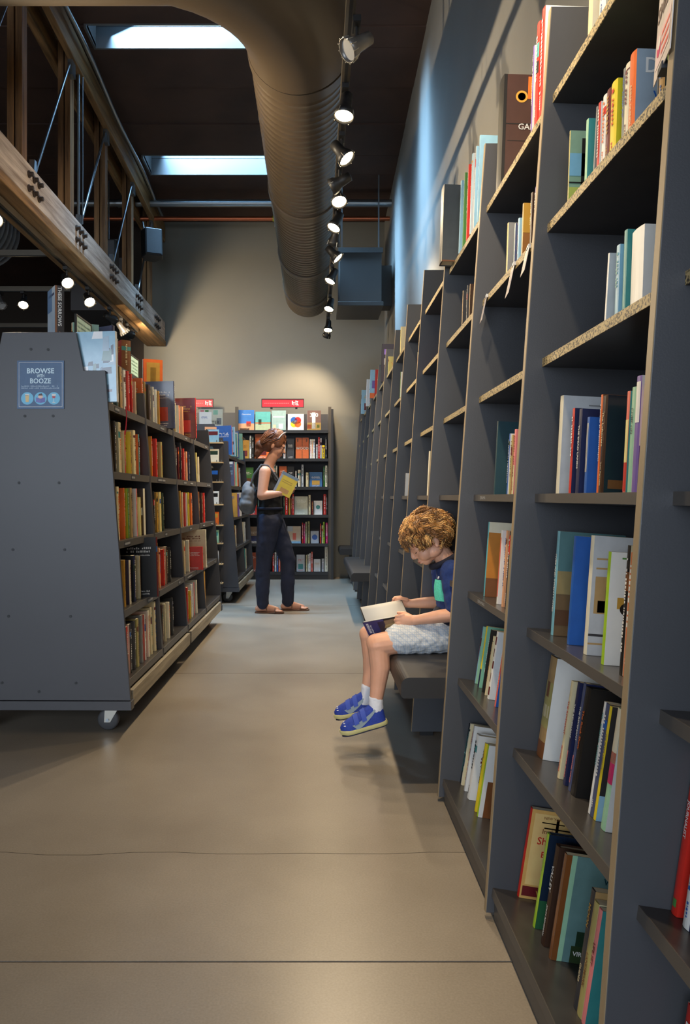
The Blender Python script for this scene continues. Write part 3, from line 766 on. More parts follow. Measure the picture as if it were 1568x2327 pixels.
KIND = lambda T: 'paperback' if T < .024 else 'book'
ROWN = ['bottom shelf', 'second shelf up', 'third shelf up', 'fourth shelf up', 'fifth shelf up', 'sixth shelf up', 'top shelf']
BAYN = {0: 'bay at right picture edge', 1: 'nearest full bay', 2: 'second full bay', 3: 'bay above the boy', 4: 'bay beyond the boy', 5: 'fifth full bay', 6: 'sixth full bay', 7: 'seventh full bay', 8: 'eighth full bay', 9: 'ninth full bay', 10: 'tenth full bay', 11: 'eleventh full bay'}
def colname(c):
    if isinstance(c, str): return c
    best = min(PAL, key=lambda k: sum((a - b) ** 2 for a, b in zip(PAL[k], c))); return best
def wrow(bay, k, items, setback=.03, desc=None):
    """books on shelf k of a bay of the wall bookcase; each item: (x pixel of the spine's lower near edge, y pixel of the top, thickness, depth, spine, cover, extras)"""
    z = ZS[k]; th = R(TILT[k]); G = 'books on the %s of the %s' % (ROWN[k], BAYN[bay])
    prev = 99
    for i, it in enumerate(items):
        xp, yt, T, D, sp, cv, ex = (list(it) + [{}])[:7]
        ex = dict(ex); sb = ex.pop('sb', setback); H = ex.pop('H', None); dd = ex.pop('d', None); lab = ex.pop('lab', None); lean = ex.pop('lean', 0); rz = ex.pop('rz', 0)
        if bay in (1, 2) and T < .05: T *= 1.3
        X = fx(z) + REC[k] + sb * math.cos(th); zz = z - sb * math.sin(th) + .0006
        d = dd if dd else X * F / (xp - VX)
        if H is None: H = (1.09 + (VY - yt) * d / F - zz) / math.cos(th)
        H = max(.15, min(.40, H))
        lo, hi = DY(bay) + PT + .002, DY(bay + 1) - T - .002
        d = max(lo, min(hi, d, prev - T - .0012)); prev = d
        L = lab or '%s %s, %s from left on %s, %s' % (colname(sp), KIND(T), ORD[i], ROWN[k], BAYN[bay])
        book(L, (X, d, zz), T, H, D, (R(lean), th, R(rz)), sp, cv, group=G, **ex)

# ---- nearest full bay (between uprights 2 and 1)
wrow(1, 6, [(1345, -90, .022, .155, 'cream', 'ivory', dict(H=.25, deco=False, texts=[('c', 'GENE', .32, .52, .022, 'black'), ('c', 'SPIRIT', .62, .10, .012, 'charcoal')], prints=[('c', .1, .5, .40, .402, 'charcoal'), ('o', .14, .012, .1, 0, 'orange')], lab='cream book lettered GENE on the top shelf, nearest full bay')),
            (1376, -90, .03, .15, 'white', 'ivory', dict(H=.24))], .012)
wrow(1, 5, [(1291, 296, .006, .19, 'khaki', (120, 150, 130), dict(rz=0, deco=False, hard=True, prints=[('c', 0, 1, 0, .25, (160, 170, 80)), ('c', 0, .4, .4, .7, (110, 160, 190)), ('c', .3, 1, .62, .85, (176, 180, 84)), ('c', .15, .22, 0, .9, 'black'), ('c', .22, .8, .5, .53, 'black'), ('c', 0, .9, .3, .32, 'black'), ('c', .3, .36, .5, 1, 'black')], texts=[('c', 'CH', .42, .62, .024, 'white'), ('c', 'O', .5, .42, .022, 'white'), ('c', 'O', .46, .26, .022, 'white')], lab='tree-patterned journal on the sixth shelf up, nearest full bay')),
            (1333, 318, .012, .13, 'mint', 'teal', dict(deco=False)), (1350, 284, .006, .13, 'grey', 'grey', dict(lean=3)), (1361, 270, .012, .14, 'red', 'white'), (1374, 262, .016, .13, 'white', 'white'),
            (1384, 243, .018, .135, 'maroon', 'maroon'), (1399, 244, .026, .14, 'yellow', 'yellow', dict(hard=True)), (1416, 196, .008, .13, 'grey', 'teal'), (1425, 158, .016, .15, 'ivory', 'ivory'),
            (1440, 112, .024, .16, 'orange', (150, 166, 180), dict(deco=False, hard=True, texts=[('d', 'ANNA QUINDLEN', .5, .3, .010, 'cream'), ('c', 'DO', .30, .80, .030, 'white'), ('c', 'P', .40, .62, .030, 'white'), ('c', 'Wha', .38, .42, .020, 'blue')], prints=[('c', .6, .95, .1, .3, 'slate blue')], lab='orange-spined book with pale blue cover on sixth shelf up, nearest bay')),
            (1496, 60, .005, .14, 'charcoal', 'charcoal', dict(deco=False)), (1508, 44, .018, .15, 'tan', 'slate blue'), (1527, 8, .016, .15, 'lime', 'teal')], .012)
wrow(1, 4, [(1376, 612, .007, .13, 'white', 'pale grey', dict(lean=4, deco=False)), (1404, 614, .014, .13, 'light blue', 'light blue', dict(rich=False)), (1420, 520, .012, .155, 'teal', 'teal', dict(deco=False, prints=[('c', .2, .8, .1, .35, 'salmon'), ('c', .45, .75, .2, .55, 'cream'), ('c', .1, .5, .6, .75, 'mint'), ('c', .3, .6, .78, .9, 'brown')], lab='teal illustrated book on the fifth shelf up, nearest full bay')),
            (1459, 524, .055, .14, 'white', 'white', dict(deco=False, hard=False))], .02)
wrow(1, 3, [(1270, 898, .020, .155, 'ivory', 'pale grey', dict(deco=False, hard=True, texts=[('c', 'CITY', .5, .82, .013, 'charcoal')], prints=[('c', .15, .22, .62, .74, 'salmon'), ('c', .4, .95, .90, .915, 'grey'), ('o', .3, .018, .12, 0, 'pale grey')])),
            (1297, 927, .013, .15, 'red', 'navy', dict(rich=True)), (1314, 928, .016, .15, 'navy', 'navy', dict(deco=False, texts=[('d', 'THE DEAD LANDS', .5, .55, .009, 'white')], prints=[('c', .5, .7, .5, .62, 'white'), ('c', .4, .6, .22, .32, 'white')])),
            (1332, 947, .012, .115, 'blue', 'blue', dict(deco=False, prints=[('s', .2, .32, .28, .92, 'ivory'), ('s', .45, .57, .28, .92, 'ivory'), ('s', .7, .82, .28, .92, 'ivory')])),
            (1359, 896, .008, .15, 'orange', 'brown'), (1366, 899, .022, .155, 'dark brown', (30, 36, 46), dict(gloss=True, hard=True, deco=False, texts=[('d', 'The Leftovers', .5, .66, .0095, 'cream'), ('d', 'Tom Perrotta', .5, .20, .0065, 'cream'), ('c', 'Tom', .36, .62, .010, 'white')], prints=[('c', .25, .6, .72, .73, 'grey'), ('c', .25, .6, .75, .76, 'grey'), ('c', .05, 1, .05, .14, 'brown')])),
            (1421, 888, .011, .13, 'salmon', 'teal', dict(prints=[('s', .05, .95, .02, .3, 'red'), ('s', .05, .95, .3, .72, 'pale yellow')], deco=False)), (1434, 878, .014, .14, 'mint', 'ivory', dict(deco=False, texts=[('d', 'COME ON', .5, .68, .008, 'charcoal')])), (1446, 852, .018, .15, 'purple', 'white', dict(deco=False, prints=[('s', .1, .9, .6, .95, 'white'), ('c', 0, 1, 0, .4, 'purple')])), (1463, 867, .012, .14, 'orange', 'orange')], .03)
wrow(1, 2, [(1257, 1207, .016, .16, (120, 176, 190), (110, 86, 56), dict(deco=False, texts=[('d', 'FIVES AND TWENTY-FIVES', .5, .5, .009, 'white'), ('c', 'M', .3, .90, .014, 'dark teal')], prints=[('c', 0, 1, .62, 1, (84, 120, 120)), ('c', 0, 1, .4, .62, (150, 130, 84)), ('c', 0, 1, .1, .25, (90, 60, 36))], lab='teal-spined novel with brown field cover, third shelf up, nearest full bay')),
            (1293, 1218, .012, .155, 'blue', 'blue', dict(deco=False, texts=[('c', 'Su', .4, .78, .018, 'white')], prints=[('c', .22, .6, .02, .11, 'white'), ('c', .22, .6, .02, .035, 'lime'), ('c', .42, .6, .3, .4, 'mint'), ('c', .3, .42, .6, .7, 'cream')])),
            (1333, 1217, .016, .155, 'ivory', 'pale grey', dict(deco=False, prints=[('c', .05, .9, .80, .815, 'tan'), ('c', .05, .9, .72, .735, 'tan'), ('c', 0, .9, .16, .18, 'charcoal'), ('c', 0, .8, .09, .105, 'tan'), ('c', .05, .8, .35, .66, 'tan'), ('c', .2, .75, .40, .58, 'dark green'), ('c', .1, .5, .36, .46, 'maroon'), ('c', .4, .8, .38, .44, 'white')], lab='pale cookbook with insect and forks, third shelf up, nearest full bay')),
            (1372, 1254, .012, .15, 'lime', 'white', dict(deco=False, prints=[('c', .15, .9, .94, .955, 'green'), ('c', .12, .7, .50, .60, 'gold'), ('c', .25, .6, .60, .68, 'gold'), ('o', .24, .012, .50, 0, 'black'), ('o', .62, .012, .50, 0, 'black'), ('o', .45, .028, .15, 0, 'pale grey')], texts=[('c', 'A E', .5, .84, .012, 'charcoal'), ('c', 'Miss', .45, .34, .011, 'charcoal')], lab='lime-spined white book with a yellow car, third shelf up, nearest bay')),
            (1414, 1240, .012, .145, 'black', 'cream'), (1428, 1257, .020, .14, 'orange', 'orange', dict(rich=True))], .035)
wrow(1, 1, [(1233, 1497, .040, .17, 'tan', 'white', dict(deco=False, hard=True, prints=[('s', 0, 1, .3, .75, 'khaki'), ('s', 0, 1, 0, .16, 'brown'), ('s', .1, .9, .4, .52, 'cream'), ('s', .3, .7, .6, .75, 'brown')], lab='thick tan-spined book leaning back on second shelf up, nearest full bay')),
            (1271, 1549, .012, .135, 'cream', 'cream', dict(deco=False, texts=[('d', 'THE REVENANT', .5, .62, .008, 'red'), ('d', 'MICHAEL PUNKE', .5, .2, .006, 'red')])), (1284, 1552, .012, .135, 'navy', 'navy', dict(deco=False, texts=[('d', 'THE REVENANT', .5, .62, .008, 'white'), ('d', 'MICHAEL PUNKE', .5, .2, .006, 'pink')])),
            (1296, 1554, .012, .135, 'slate blue', 'navy', dict(deco=False, texts=[('d', 'THE REVENANT', .5, .62, .008, 'white'), ('d', 'MICHAEL PUNKE', .5, .2, .006, 'pink')], prints=[('c', .5, .9, .7, .8, 'light blue')])),
            (1303, 1563, .024, .16, 'black', 'black', dict(hard=True, deco=False, texts=[('c', 'T', .5, .92, .022, 'white'), ('c', 'C', .46, .38, .036, 'light blue'), ('c', 'E', .42, .14, .026, 'light blue'), ('d', 'The Rock Show', .5, .6, .010, 'orange')], lab='thick black book with pale blue letters, second shelf up, nearest bay')),
            (1340, 1596, .008, .13, 'white', 'white'), (1345, 1600, .014, .13, 'slate blue', 'charcoal'), (1352, 1606, .010, .14, 'yellow', (40, 40, 42), dict(deco=False, texts=[('d', 'THE SILVER LININGS', .5, .6, .006, 'slate blue')], prints=[('c', 0, 1, 0, .22, 'light blue'), ('c', .2, .7, .35, .9, 'grey')])),
            (1375, 1614, .018, .14, 'mint', 'white', dict(deco=False, prints=[('s', 0, 1, .55, 1, 'ivory'), ('s', 0, 1, .38, .55, 'magenta'), ('s', 0, 1, .55, .64, 'salmon')]))], .055)
wrow(1, 0, [(1179, 1838, .014, .145, 'red', (206, 160, 90), dict(deco=False, prints=[('c', .03, .97, .03, .14, 'maroon'), ('c', .06, .94, .16, .96, (222, 186, 120)), ('c', .45, .5, .62, .92, 'brown'), ('c', .25, .8, .80, .815, 'brown'), ('c', .2, .6, .86, .872, 'brown'), ('c', .5, .9, .74, .752, 'brown')], texts=[('c', 'Shadow', .45, .66, .019, 'red'), ('c', 'Banyan', .47, .5, .020, 'red'), ('c', 'In the', .36, .77, .012, 'brown'), ('c', 'NEW YORK', .4, .92, .007, 'brown'), ('c', 'Vadd', .4, .075, .013, 'gold')], lab='tan book lettered in red, leaning on bottom shelf, nearest full bay')),
            (1215, 1897, .014, .15, 'lime', (26, 40, 60), dict(deco=False, hard=True, gloss=True, prints=[('c', 0, 1, 0, .3, (40, 90, 60))], lab='lime-spined dark blue book on bottom shelf, nearest full bay')),
            (1236, 1926, .018, .15, 'dark brown', 'dark brown', dict(hard=True, deco=False, texts=[('d', 'VALLEY', .5, .66, .013, 'white'), ('d', 'JOHN RENEHAN', .5, .24, .009, 'white')], lab='dark brown book lettered VALLEY on bottom shelf, nearest full bay')),
            (1251, 1942, .012, .16, 'brown', (96, 130, 130), dict(deco=False, hard=False, gloss=True, prints=[('c', 0, .08, .0, 1, 'brown'), ('c', .08, .15, 0, 1, 'mint'), ('c', .25, 1, 0, .16, (44, 60, 36)), ('c', .3, .9, .16, .3, 'dark green')], texts=[('c', 'W', .62, .80, .014, 'dark teal'), ('c', 'LI', .64, .68, .014, 'dark teal'), ('c', 'A', .60, .56, .014, 'dark teal'), ('c', 'OT', .48, .44, .014, 'dark teal'), ('c', 'VIRGIN', .42, .09, .010, 'white')], lab='misty blue-green novel with dark trees, bottom shelf, nearest full bay')),
            (1311, 2027, .016, .14, 'charcoal', 'tan', dict(deco=False, texts=[('d', 'MOON', .5, .78, .011, 'gold'), ('d', 'GUIDES', .5, .3, .008, 'cream')], lab='charcoal book lettered MOON on bottom shelf, nearest full bay')),
            (1318, 2052, .018, .14, 'khaki', 'cream', dict(texts=[('d', 'LANDMARK', .5, .4, .009, 'brown')], deco=False)), (1328, 2070, .014, .14, 'pink', 'teal', dict(deco=False, texts=[('d', 'LIFE SET', .5, .6, .009, 'maroon')]))], .06)
# ---- second full bay (between uprights 3 and 2)
wrow(2, 6, [(1116, 208, .07, .20, 'black', (64, 40, 34), dict(d=2.58, sb=.004, deco=False, hard=True, H=.37, prints=[('c', .0, .05, 0, 1, 'black'), ('c', .05, 1, .55, .56, 'black'), ('c', .4, 1, .78, .98, 'orange'), ('o', .3, .020, .80, 0, 'gold'), ('o', .3, .013, .80, 0, 'red'), ('o', .38, .028, .24, 0, 'grey'), ('o', .38, .018, .24, 0, 'charcoal'), ('c', .08, 1, .40, .405, 'black')], texts=[('c', 'GAME of', .52, .53, .020, 'pale grey')], lab='big dark brown boxed volume standing on the second full bay')),
            (1206, 210, .010, .15, 'purple', 'white', dict(d=2.21, H=.25)), (1214, 160, .022, .155, 'red', 'red', dict(d=2.16, H=.29, prints=[('s', 0, 1, .5, .62, 'black')])), (1222, 155, .024, .155, 'red', 'white', dict(d=2.11, H=.30))], .004)
wrow(2, 5, [(1152, 505, .014, .14, 'khaki', 'grey', dict(deco=False)), (1168, 517, .008, .13, 'pale grey', 'slate blue'), (1177, 520, .012, .13, 'light blue', 'light blue'), (1186, 461, .010, .15, 'tan', (150, 100, 50), dict(deco=False, prints=[('c', .0, 1, .5, 1, 'gold'), ('c', .25, .8, .1, .55, 'dark brown')])),
            (1206, 436, .012, .14, 'dark brown', 'dark brown'), (1216, 422, .014, .14, 'purple', 'blue')], .02)
wrow(2, 3, [(1124, 957, .012, .16, 'dark teal', 'dark teal', dict(deco=False, hard=True, prints=[('c', .42, .75, .34, .40, 'white'), ('c', .42, .75, .34, .355, 'lime')], texts=[('c', 'S', .55, .76, .05, 'orange'), ('c', 'M', .35, .12, .022, 'white')])), (1153, 985, .010, .13, 'blue', 'white'), (1159, 988, .012, .13, 'khaki', 'tan'), (1166, 975, .014, .13, 'pink', 'pink', dict(prints=[('s', 0, 1, 0, .45, 'cream')])), (1178, 963, .014, .14, 'dark green', 'dark green')], .03)
wrow(2, 2, [(1101, 1186, .012, .16, (90, 176, 190), (190, 120, 40), dict(deco=False, prints=[('c', 0, 1, .86, 1, 'ivory'), ('c', 0, 1, .0, .25, 'brown'), ('c', .3, .8, .82, .88, 'dark green'), ('c', .52, .55, .76, .84, 'dark brown'), ('c', .35, .8, .07, .16, 'white'), ('c', .35, .8, .07, .085, 'lime')], lab='savanna-covered book with lone tree, third shelf up, second full bay')),
            (1131, 1205, .014, .13, 'white', 'white', dict(prints=[('s', .2, .8, .1, .9, 'salmon')], deco=False)), (1142, 1206, .012, .14, 'peach', 'peach'), (1150, 1208, .014, .13, 'charcoal', 'charcoal', dict(prints=[('s', 0, 1, .7, .95, 'red')])), (1158, 1207, .016, .13, 'dark green', 'charcoal')], .03)
wrow(2, 1, [(1080, 1424, .008, .14, 'light blue', 'mint'), (1088, 1424, .014, .15, 'yellow', (130, 190, 160), dict(deco=False, prints=[('s', 0, 1, 0, .3, 'navy')])), (1097, 1432, .012, .14, 'black', 'black'), (1103, 1446, .008, .13, 'cream', 'cream'), (1111, 1436, .018, .14, 'white', 'white', dict(deco=False, prints=[('s', .2, .7, .8, .92, 'maroon'), ('s', .4, .9, .62, .74, 'maroon'), ('s', .1, .5, .45, .56, 'maroon'), ('s', .4, .9, .25, .38, 'maroon'), ('s', .1, .6, .06, .18, 'maroon')])), (1126, 1470, .012, .13, 'salmon', 'blue')], .05)
wrow(2, 0, [(1040, 1635, .014, .14, (20, 30, 40), 'dark teal', dict(deco=False, prints=[('s', .2, .8, .5, .52, 'light blue'), ('s', .3, .4, .2, .8, 'teal')])), (1049, 1645, .012, .13, 'ivory', 'cream', dict(prints=[('s', .2, .8, .3, .5, 'slate blue')])), (1056, 1650, .012, .14, 'pale grey', 'white'), (1066, 1672, .026, .145, 'white', 'white', dict(hard=True)), (1080, 1690, .010, .14, 'yellow', 'yellow'), (1086, 1694, .012, .14, 'lime', 'white', dict(deco=False, prints=[('c', .1, .9, .0, .5, 'brown')]))], .06)
# ---- bay above the boy
wrow(3, 6, [(990, 435, .075, .17, 'charcoal', (70, 74, 76), dict(d=3.42, sb=-.055, H=.34, hard=True, deco=False, prints=[('s', 0, .06, 0, 1, 'ivory'), ('c', .0, .8, .0, .02, 'brown')], lab='big dark grey clothbound volume jutting over the bay above the boy')),
            (1027, 460, .020, .15, 'light blue', 'light blue', dict(d=3.30, H=.31, sb=.0)), (1040, 440, .014, .14, 'green', 'green', dict(d=3.22, H=.31, sb=.0)), (1052, 420, .014, .15, 'red', 'red', dict(d=3.14, H=.31, sb=.0)), (1058, 400, .022, .16, 'light blue', 'pale grey', dict(d=3.06, H=.32, sb=0)), (1068, 400, .012, .16, 'pale grey', 'light blue', dict(d=3.0, H=.32, sb=0)), (1080, 373, .014, .17, 'light blue', 'light blue', dict(d=2.93, H=.33, sb=0))], .01)
wrow(3, 5, [(1050, 660, .012, .14, 'tan', 'charcoal'), (1060, 648, .012, .14, 'charcoal', 'charcoal'), (1066, 645, .010, .14, 'tan', 'dark brown', dict(texts=[('c', 'ZOO', .5, .5, .03, 'grey')], deco=False)), (1080, 660, .010, .14, 'green', 'green')], .02)
wrow(4, 5, [(1001, 740, .010, .14, 'salmon', 'salmon'), (1006, 723, .018, .14, 'ivory', 'ivory')], .02)
wrow(4, 3, [(972, 1025, .03, .14, 'ivory', 'cream', dict(hard=True, deco=False))], .02)
wrow(5, 5, [(948, 800, .014, .14, 'cream', 'khaki')], .01)
wrow(6, 6, [(910, 742, .035, .16, 'pale yellow', 'cream', dict(deco=False))], .01)
wrow(6, 5, [(909, 845, .012, .15, 'lime', 'white'), (914, 840, .014, .15, 'cream', 'white')], .01)
wrow(7, 6, [(878, 830, .03, .16, 'khaki', 'khaki', dict(H=.16))], .01)
wrow(5, 3, [(893, 1085, .02, .14, 'pale grey', 'white')], .02)
wrow(8, 6, [(866, 811, .05, .20, 'black', (40, 34, 44), dict(H=.34, sb=-.02, deco=False, prints=[('c', .1, .9, .72, .86, 'purple'), ('c', .5, .9, .3, .5, 'white'), ('c', .1, .5, .45, .62, 'grey'), ('c', .2, .9, .05, .14, 'orange')], lab='black cover with purple figure standing high on the eighth full bay'))], .01)
wrow(9, 6, [(840, 865, .03, .2, 'light blue', 'light blue', dict(H=.3, sb=-.04, deco=False, prints=[('c', .0, 1, .0, .18, 'orange'), ('c', .1, .6, .35, .62, 'purple'), ('c', .3, .9, .1, .3, 'green'), ('c', .55, .8, .72, .9, 'pink')], lab='bright cartoon-coloured book standing high on the ninth full bay')), (850, 846, .02, .18, 'red', 'red', dict(H=.3))], .01)
wrow(10, 6, [(832, 856, .03, .18, 'white', 'white', dict(H=.31, sb=-.03)), (838, 880, .02, .16, 'pale grey', 'grey')], .01)
wrow(11, 6, [(820, 905, .045, .18, 'light blue', 'light blue', dict(H=.30, sb=-.04))], .01)
# ---- bay at the right picture edge
wrow(0, 1, [(1534, 1905, .018, .15, 'red', 'red', dict(d=1.205, H=.25, deco=False, hard=True, texts=[('d', 'JOURNALIST', .5, .6, .010, 'white')], prints=[('s', .2, .8, .05, .1, 'green')], lab='red book lettered in white at the right edge, second shelf up')), (1556, 1960, .02, .15, 'white', 'navy', dict(d=1.165, H=.23))], .05)
wrow(0, 0, [(1530, 2300, .03, .15, 'red', 'ivory', dict(d=1.165, H=.245, prints=[('s', .1, .9, .6, .7, 'white')])), (1550, 2310, .02, .15, 'red', 'red', dict(d=1.13, H=.24))], .08)

# ---- cards clipped to the wall bookcase
def shelf_card(label, bay, k, y, w, h, c, lettering=None):
    z = ZS[k]; X = fx(z) + REC[k] - .004
    t = thing('shelf_card', label, 'card', (X, y, z - .01), (0, R(12), R(-6)))
    MB().box(-.0012, 0, -w / 2, w / 2, -h, 0, c).build('card', PRINT, t)
    MB().box(-.003, .012, -w * .2, w * .2, .0, .011, 'pale grey').build('clip', PRINT, t)
    m = MB(); rnd = random.Random(int(y * 100))
    for q in range(4): glyph_run(m, (-.0018, w * .4, -h * (.25 + .18 * q)), (0, -1, 0), (0, 0, 1), w * .8, h * .06, 'grey', rnd)
    m.build('lettering', PRINT, t)['kind'] = 'stuff'
shelf_card('white card clipped to upright end of sixth shelf, second full bay', 2, 5, 2.70, .07, .085, (170, 160, 160))
shelf_card('white card hanging mid sixth shelf, second full bay', 2, 5, 2.33, .075, .09, (170, 160, 160))
shelf_card('white card hanging near the end of sixth shelf, second full bay', 2, 5, 2.17, .07, .07, (170, 160, 160))
sc = thing('shelf_card', 'pink and white card lettered SMILE! on the sixth shelf', 'card', (.575, 1.285, 1.80), (R(0), R(4), R(-12)))
MB().box(-.0015, 0, -.06, .06, -.0, .15, (206, 196, 190)).build('card', PRINT, sc)
m = MB(); add_text(m, 'SMILE!', (-.0022, .005, .115), (0, -1, 0), (0, 0, 1), w=.10, c=(110, 90, 80), bold=.03)
m.quad((-.002, .05, .02), (-.002, -.05, .02), (-.002, -.05, .08), (-.002, .05, .08), (220, 196, 196)); 
for q in range(3): m.quad((-.0024, .01, .028 + q * .016), (-.0024, -.045, .028 + q * .016), (-.0024, -.045, .034 + q * .016), (-.0024, .01, .034 + q * .016), 'salmon')
m.disc((-.0024, .03, .05), (-1, 0, 0), .014, 16, 'magenta'); m.disc((-.0026, .03, .06), (-1, 0, 0), .011, 16, 'white')
m.build('lettering', PRINT, sc)['kind'] = 'stuff'
MB().box(-.004, .012, -.015, .015, -.006, .006, 'charcoal').build('clip', PRINT, sc)
# genre labels stuck on shelf lips
def lip_label(bay, k, y, w, st, c):
    z = ZS[k]; t = R(TILT[k]); X = fx(z) + REC[k] - .0006
    m = MB(); add_text(m, st, (X - .0005, y, z - .011), (0, -1, 0), (math.sin(t) * 0, 0, 1), w=w, h=.010, c=c)
    m.build('shelf_lettering', PRINT, wb, shift=(.5, 2.0, 0))
lip_label(2, 3, 2.62, .08, 'DRAMA', 'pale grey'); lip_label(2, 2, 2.55, .10, 'DRAMAS', 'pale grey')

# ================================================================== books on the wheeled bookcases
def hwc(z): return .42 - (z - .16) * .0768
CZS = [.244, .564, .885, 1.208, 1.53]
LROW = ['bottom row', 'second row up', 'third row up', 'fourth row up', 'top row']
LBAY = ['nearest bay', 'second bay', 'third bay', 'farthest bay']
def cart_pos(cart_, xl, yl, z):
    a = cart_.rotation_euler.z; l = cart_.location
    return (l.x + xl * math.cos(a) - yl * math.sin(a), l.y + xl * math.sin(a) + yl * math.cos(a), z)
def lrow(cart_, cname, bayw, bays, bay, k, spec, a=0.0, b=1.0, tail=''):
    """spec: 'colour/cover:T:H' words; books stand with their spines to the aisle, spread over the fraction a..b of the bay"""
    z = CZS[k]; its = []
    for w in spec.split(' '):
        p = w.split(':'); c = p[0].split('/')
        fl = p[3] if len(p) > 3 else ''
        its.append((c[0].replace('_', ' '), (c[1] if len(c) > 1 else c[0]).replace('_', ' '), float(p[1]) / 1000, float(p[2]) / 1000, fl))
    y0 = bay * bayw + (.024 if bay == 0 else .026); y1 = (bay + 1) * bayw - .03
    W_ = y1 - y0; n = len(its); tot = sum(i[2] for i in its)
    gap = max(.001, (W_ * (b - a) - tot) / max(1, n))
    y = y0 + W_ * a
    rz = cart_.rotation_euler.z
    for i, (sp, cv, T, H, fl) in enumerate(its):
        sb = .022 if 'o' not in fl else -.05
        D = .15 if 'd' not in fl else .19
        g = gap * (.6 + .8 * random.Random(i * 13 + k * 5 + bay).random())
        if y + T > y1: break
        loc = cart_pos(cart_, hwc(z) - .014 - sb, y + T, z + .0008)
        L = '%s %s, %s from left in %s, %s of %s' % (sp, KIND(T), ORD[i], LROW[k], LBAY[bay], cname)
        book(L, loc, T, H, D, (0, R(1.5), math.pi + rz), sp, cv, back=True, gloss=('g' in fl), photo=PH if 'p' in fl else None, deco='p' not in fl, group='books in the %s, %s of the %s' % (LROW[k], LBAY[bay], cname), hard=True if 'h' in fl else None)
        y += T + min(g, y1 - y - T)
PH = [(206, 214, 220), (150, 176, 196), (96, 124, 148), (60, 72, 92), (232, 234, 236), (120, 150, 150), (84, 60, 70)]
C1 = 'wheeled bookcase'
def r1(b, k, s, a=0.0, e=1.0): lrow(cart1, C1, .79, 4, b, k, s, a, e)
r1(0, 3, 'gold:42:260 black:28:248 cream:46:250 red/cream:16:215 gold/yellow:20:222 cream:46:236:h teal/orange:22:222')
r1(1, 3, 'cream:50:240:h orange/gold:18:236 red:36:232 khaki:42:222:h', .02, .74)
r1(2, 3, 'red:18:225 black:26:235 maroon:28:228 black:38:262 red:26:230 peach:40:215 navy:36:218', .0, .95)
r1(3, 3, 'cream:22:210 khaki:52:232:h ivory:26:205', .05, .62)
r1(0, 2, 'mint/tan:34:262:h cream:38:255 orange:16:250 green/lime:20:248 tan:26:252 pink/white:20:250 pale_yellow:14:205 ivory/dark_brown:44:252:p')
r1(1, 2, 'grey:26:245 black:26:238 gold:30:232 pale_yellow:36:236 dark_green:20:230', .03, .55)
r1(2, 2, 'black:46:250 gold:26:248 cream:22:240 red:16:238 white:16:232 yellow:18:240 orange:40:236', .02, .9)
r1(3, 2, 'gold:12:240 brown:46:248:h dark_brown:46:240:h red:46:240', .02, .72)
r1(0, 1, 'cream:36:222 gold:24:225 ivory/navy:36:215 navy/black:40:232 cream:18:222 maroon/black:34:315:ohd')
r1(1, 1, 'orange:16:225 peach:32:230 red:26:215 dark_brown/cream:36:226 black:34:215', .02, .75)
r1(2, 1, 'tan:30:235 cream:26:228 ivory:24:222 red:30:168:o ivory/cream:34:285:ohd', .02, .98)
r1(3, 1, 'yellow:34:225', .02, .3)
r1(0, 0, 'khaki:28:222 red/orange:28:232 black/white:30:235 charcoal:28:236 khaki:38:238 grey:28:242 white/salmon:24:235 ivory:34:242 cream:32:250 cream:36:272:d')
r1(1, 0, 'tan:18:225 dark_brown:40:225:h cream:20:220 ivory:28:216 black:34:228', .02, .72)
r1(2, 0, 'ivory:16:215 red:24:232 yellow:18:195 white:28:230 red/white:24:236 ivory:32:240', .02, .75)
r1(3, 0, 'gold/khaki:60:275:hd', .1, .5)
r1(0, 4, 'white/light_blue:34:325:ghodp orange:34:268:h ivory:14:222 dark_teal:32:232:h tan:44:218 white:40:215:h red:34:222 red:20:218 cream:18:190', 0, .98)
r1(1, 4, 'orange:26:232 khaki:16:222 dark_brown:54:222 ivory:26:224 white:20:220 gold:20:222 slate_blue:40:300:ghod', .02, .98)
r1(2, 4, 'gold:22:220 cream:16:212 orange/white:22:212 peach:32:218 red/maroon:34:300:ghod', .05, .98)
r1(3, 4, 'black:24:215 pale_grey:36:190 dark_brown:26:180', .0, .4)

C2 = 'far wheeled bookcase'
def r2(b, k, s, a=0.0, e=1.0): lrow(cart2, C2, .85, 2, b, k, s, a, e)
r2(0, 4, 'orange/blue:30:300:od pale_grey:30:260 white/light_blue:34:310:odp teal:30:250:o ivory:40:270:o blue:30:290:o', 0, .9)
r2(0, 3, 'salmon/slate_blue:34:250:odp white/mint:34:255:od orange:30:240:o ivory:34:240', 0, .8)
r2(0, 2, 'gold:44:250:od purple:24:240:o pale_grey/white:40:255:od charcoal:30:240', .0, .9)
r2(0, 1, 'cream:30:220 gold:40:230 ivory:34:222', .1, .6)
r2(1, 1, 'orange:30:220 ivory:34:235 white:40:230', .1, .7)
r2(1, 0, 'khaki:34:220 teal:40:240 ivory:30:240', .1, .7)
r2(1, 4, 'mint:60:300:od white:30:240', .2, .7)
r2(1, 3, 'black:30:230 white:34:230', .2, .7)

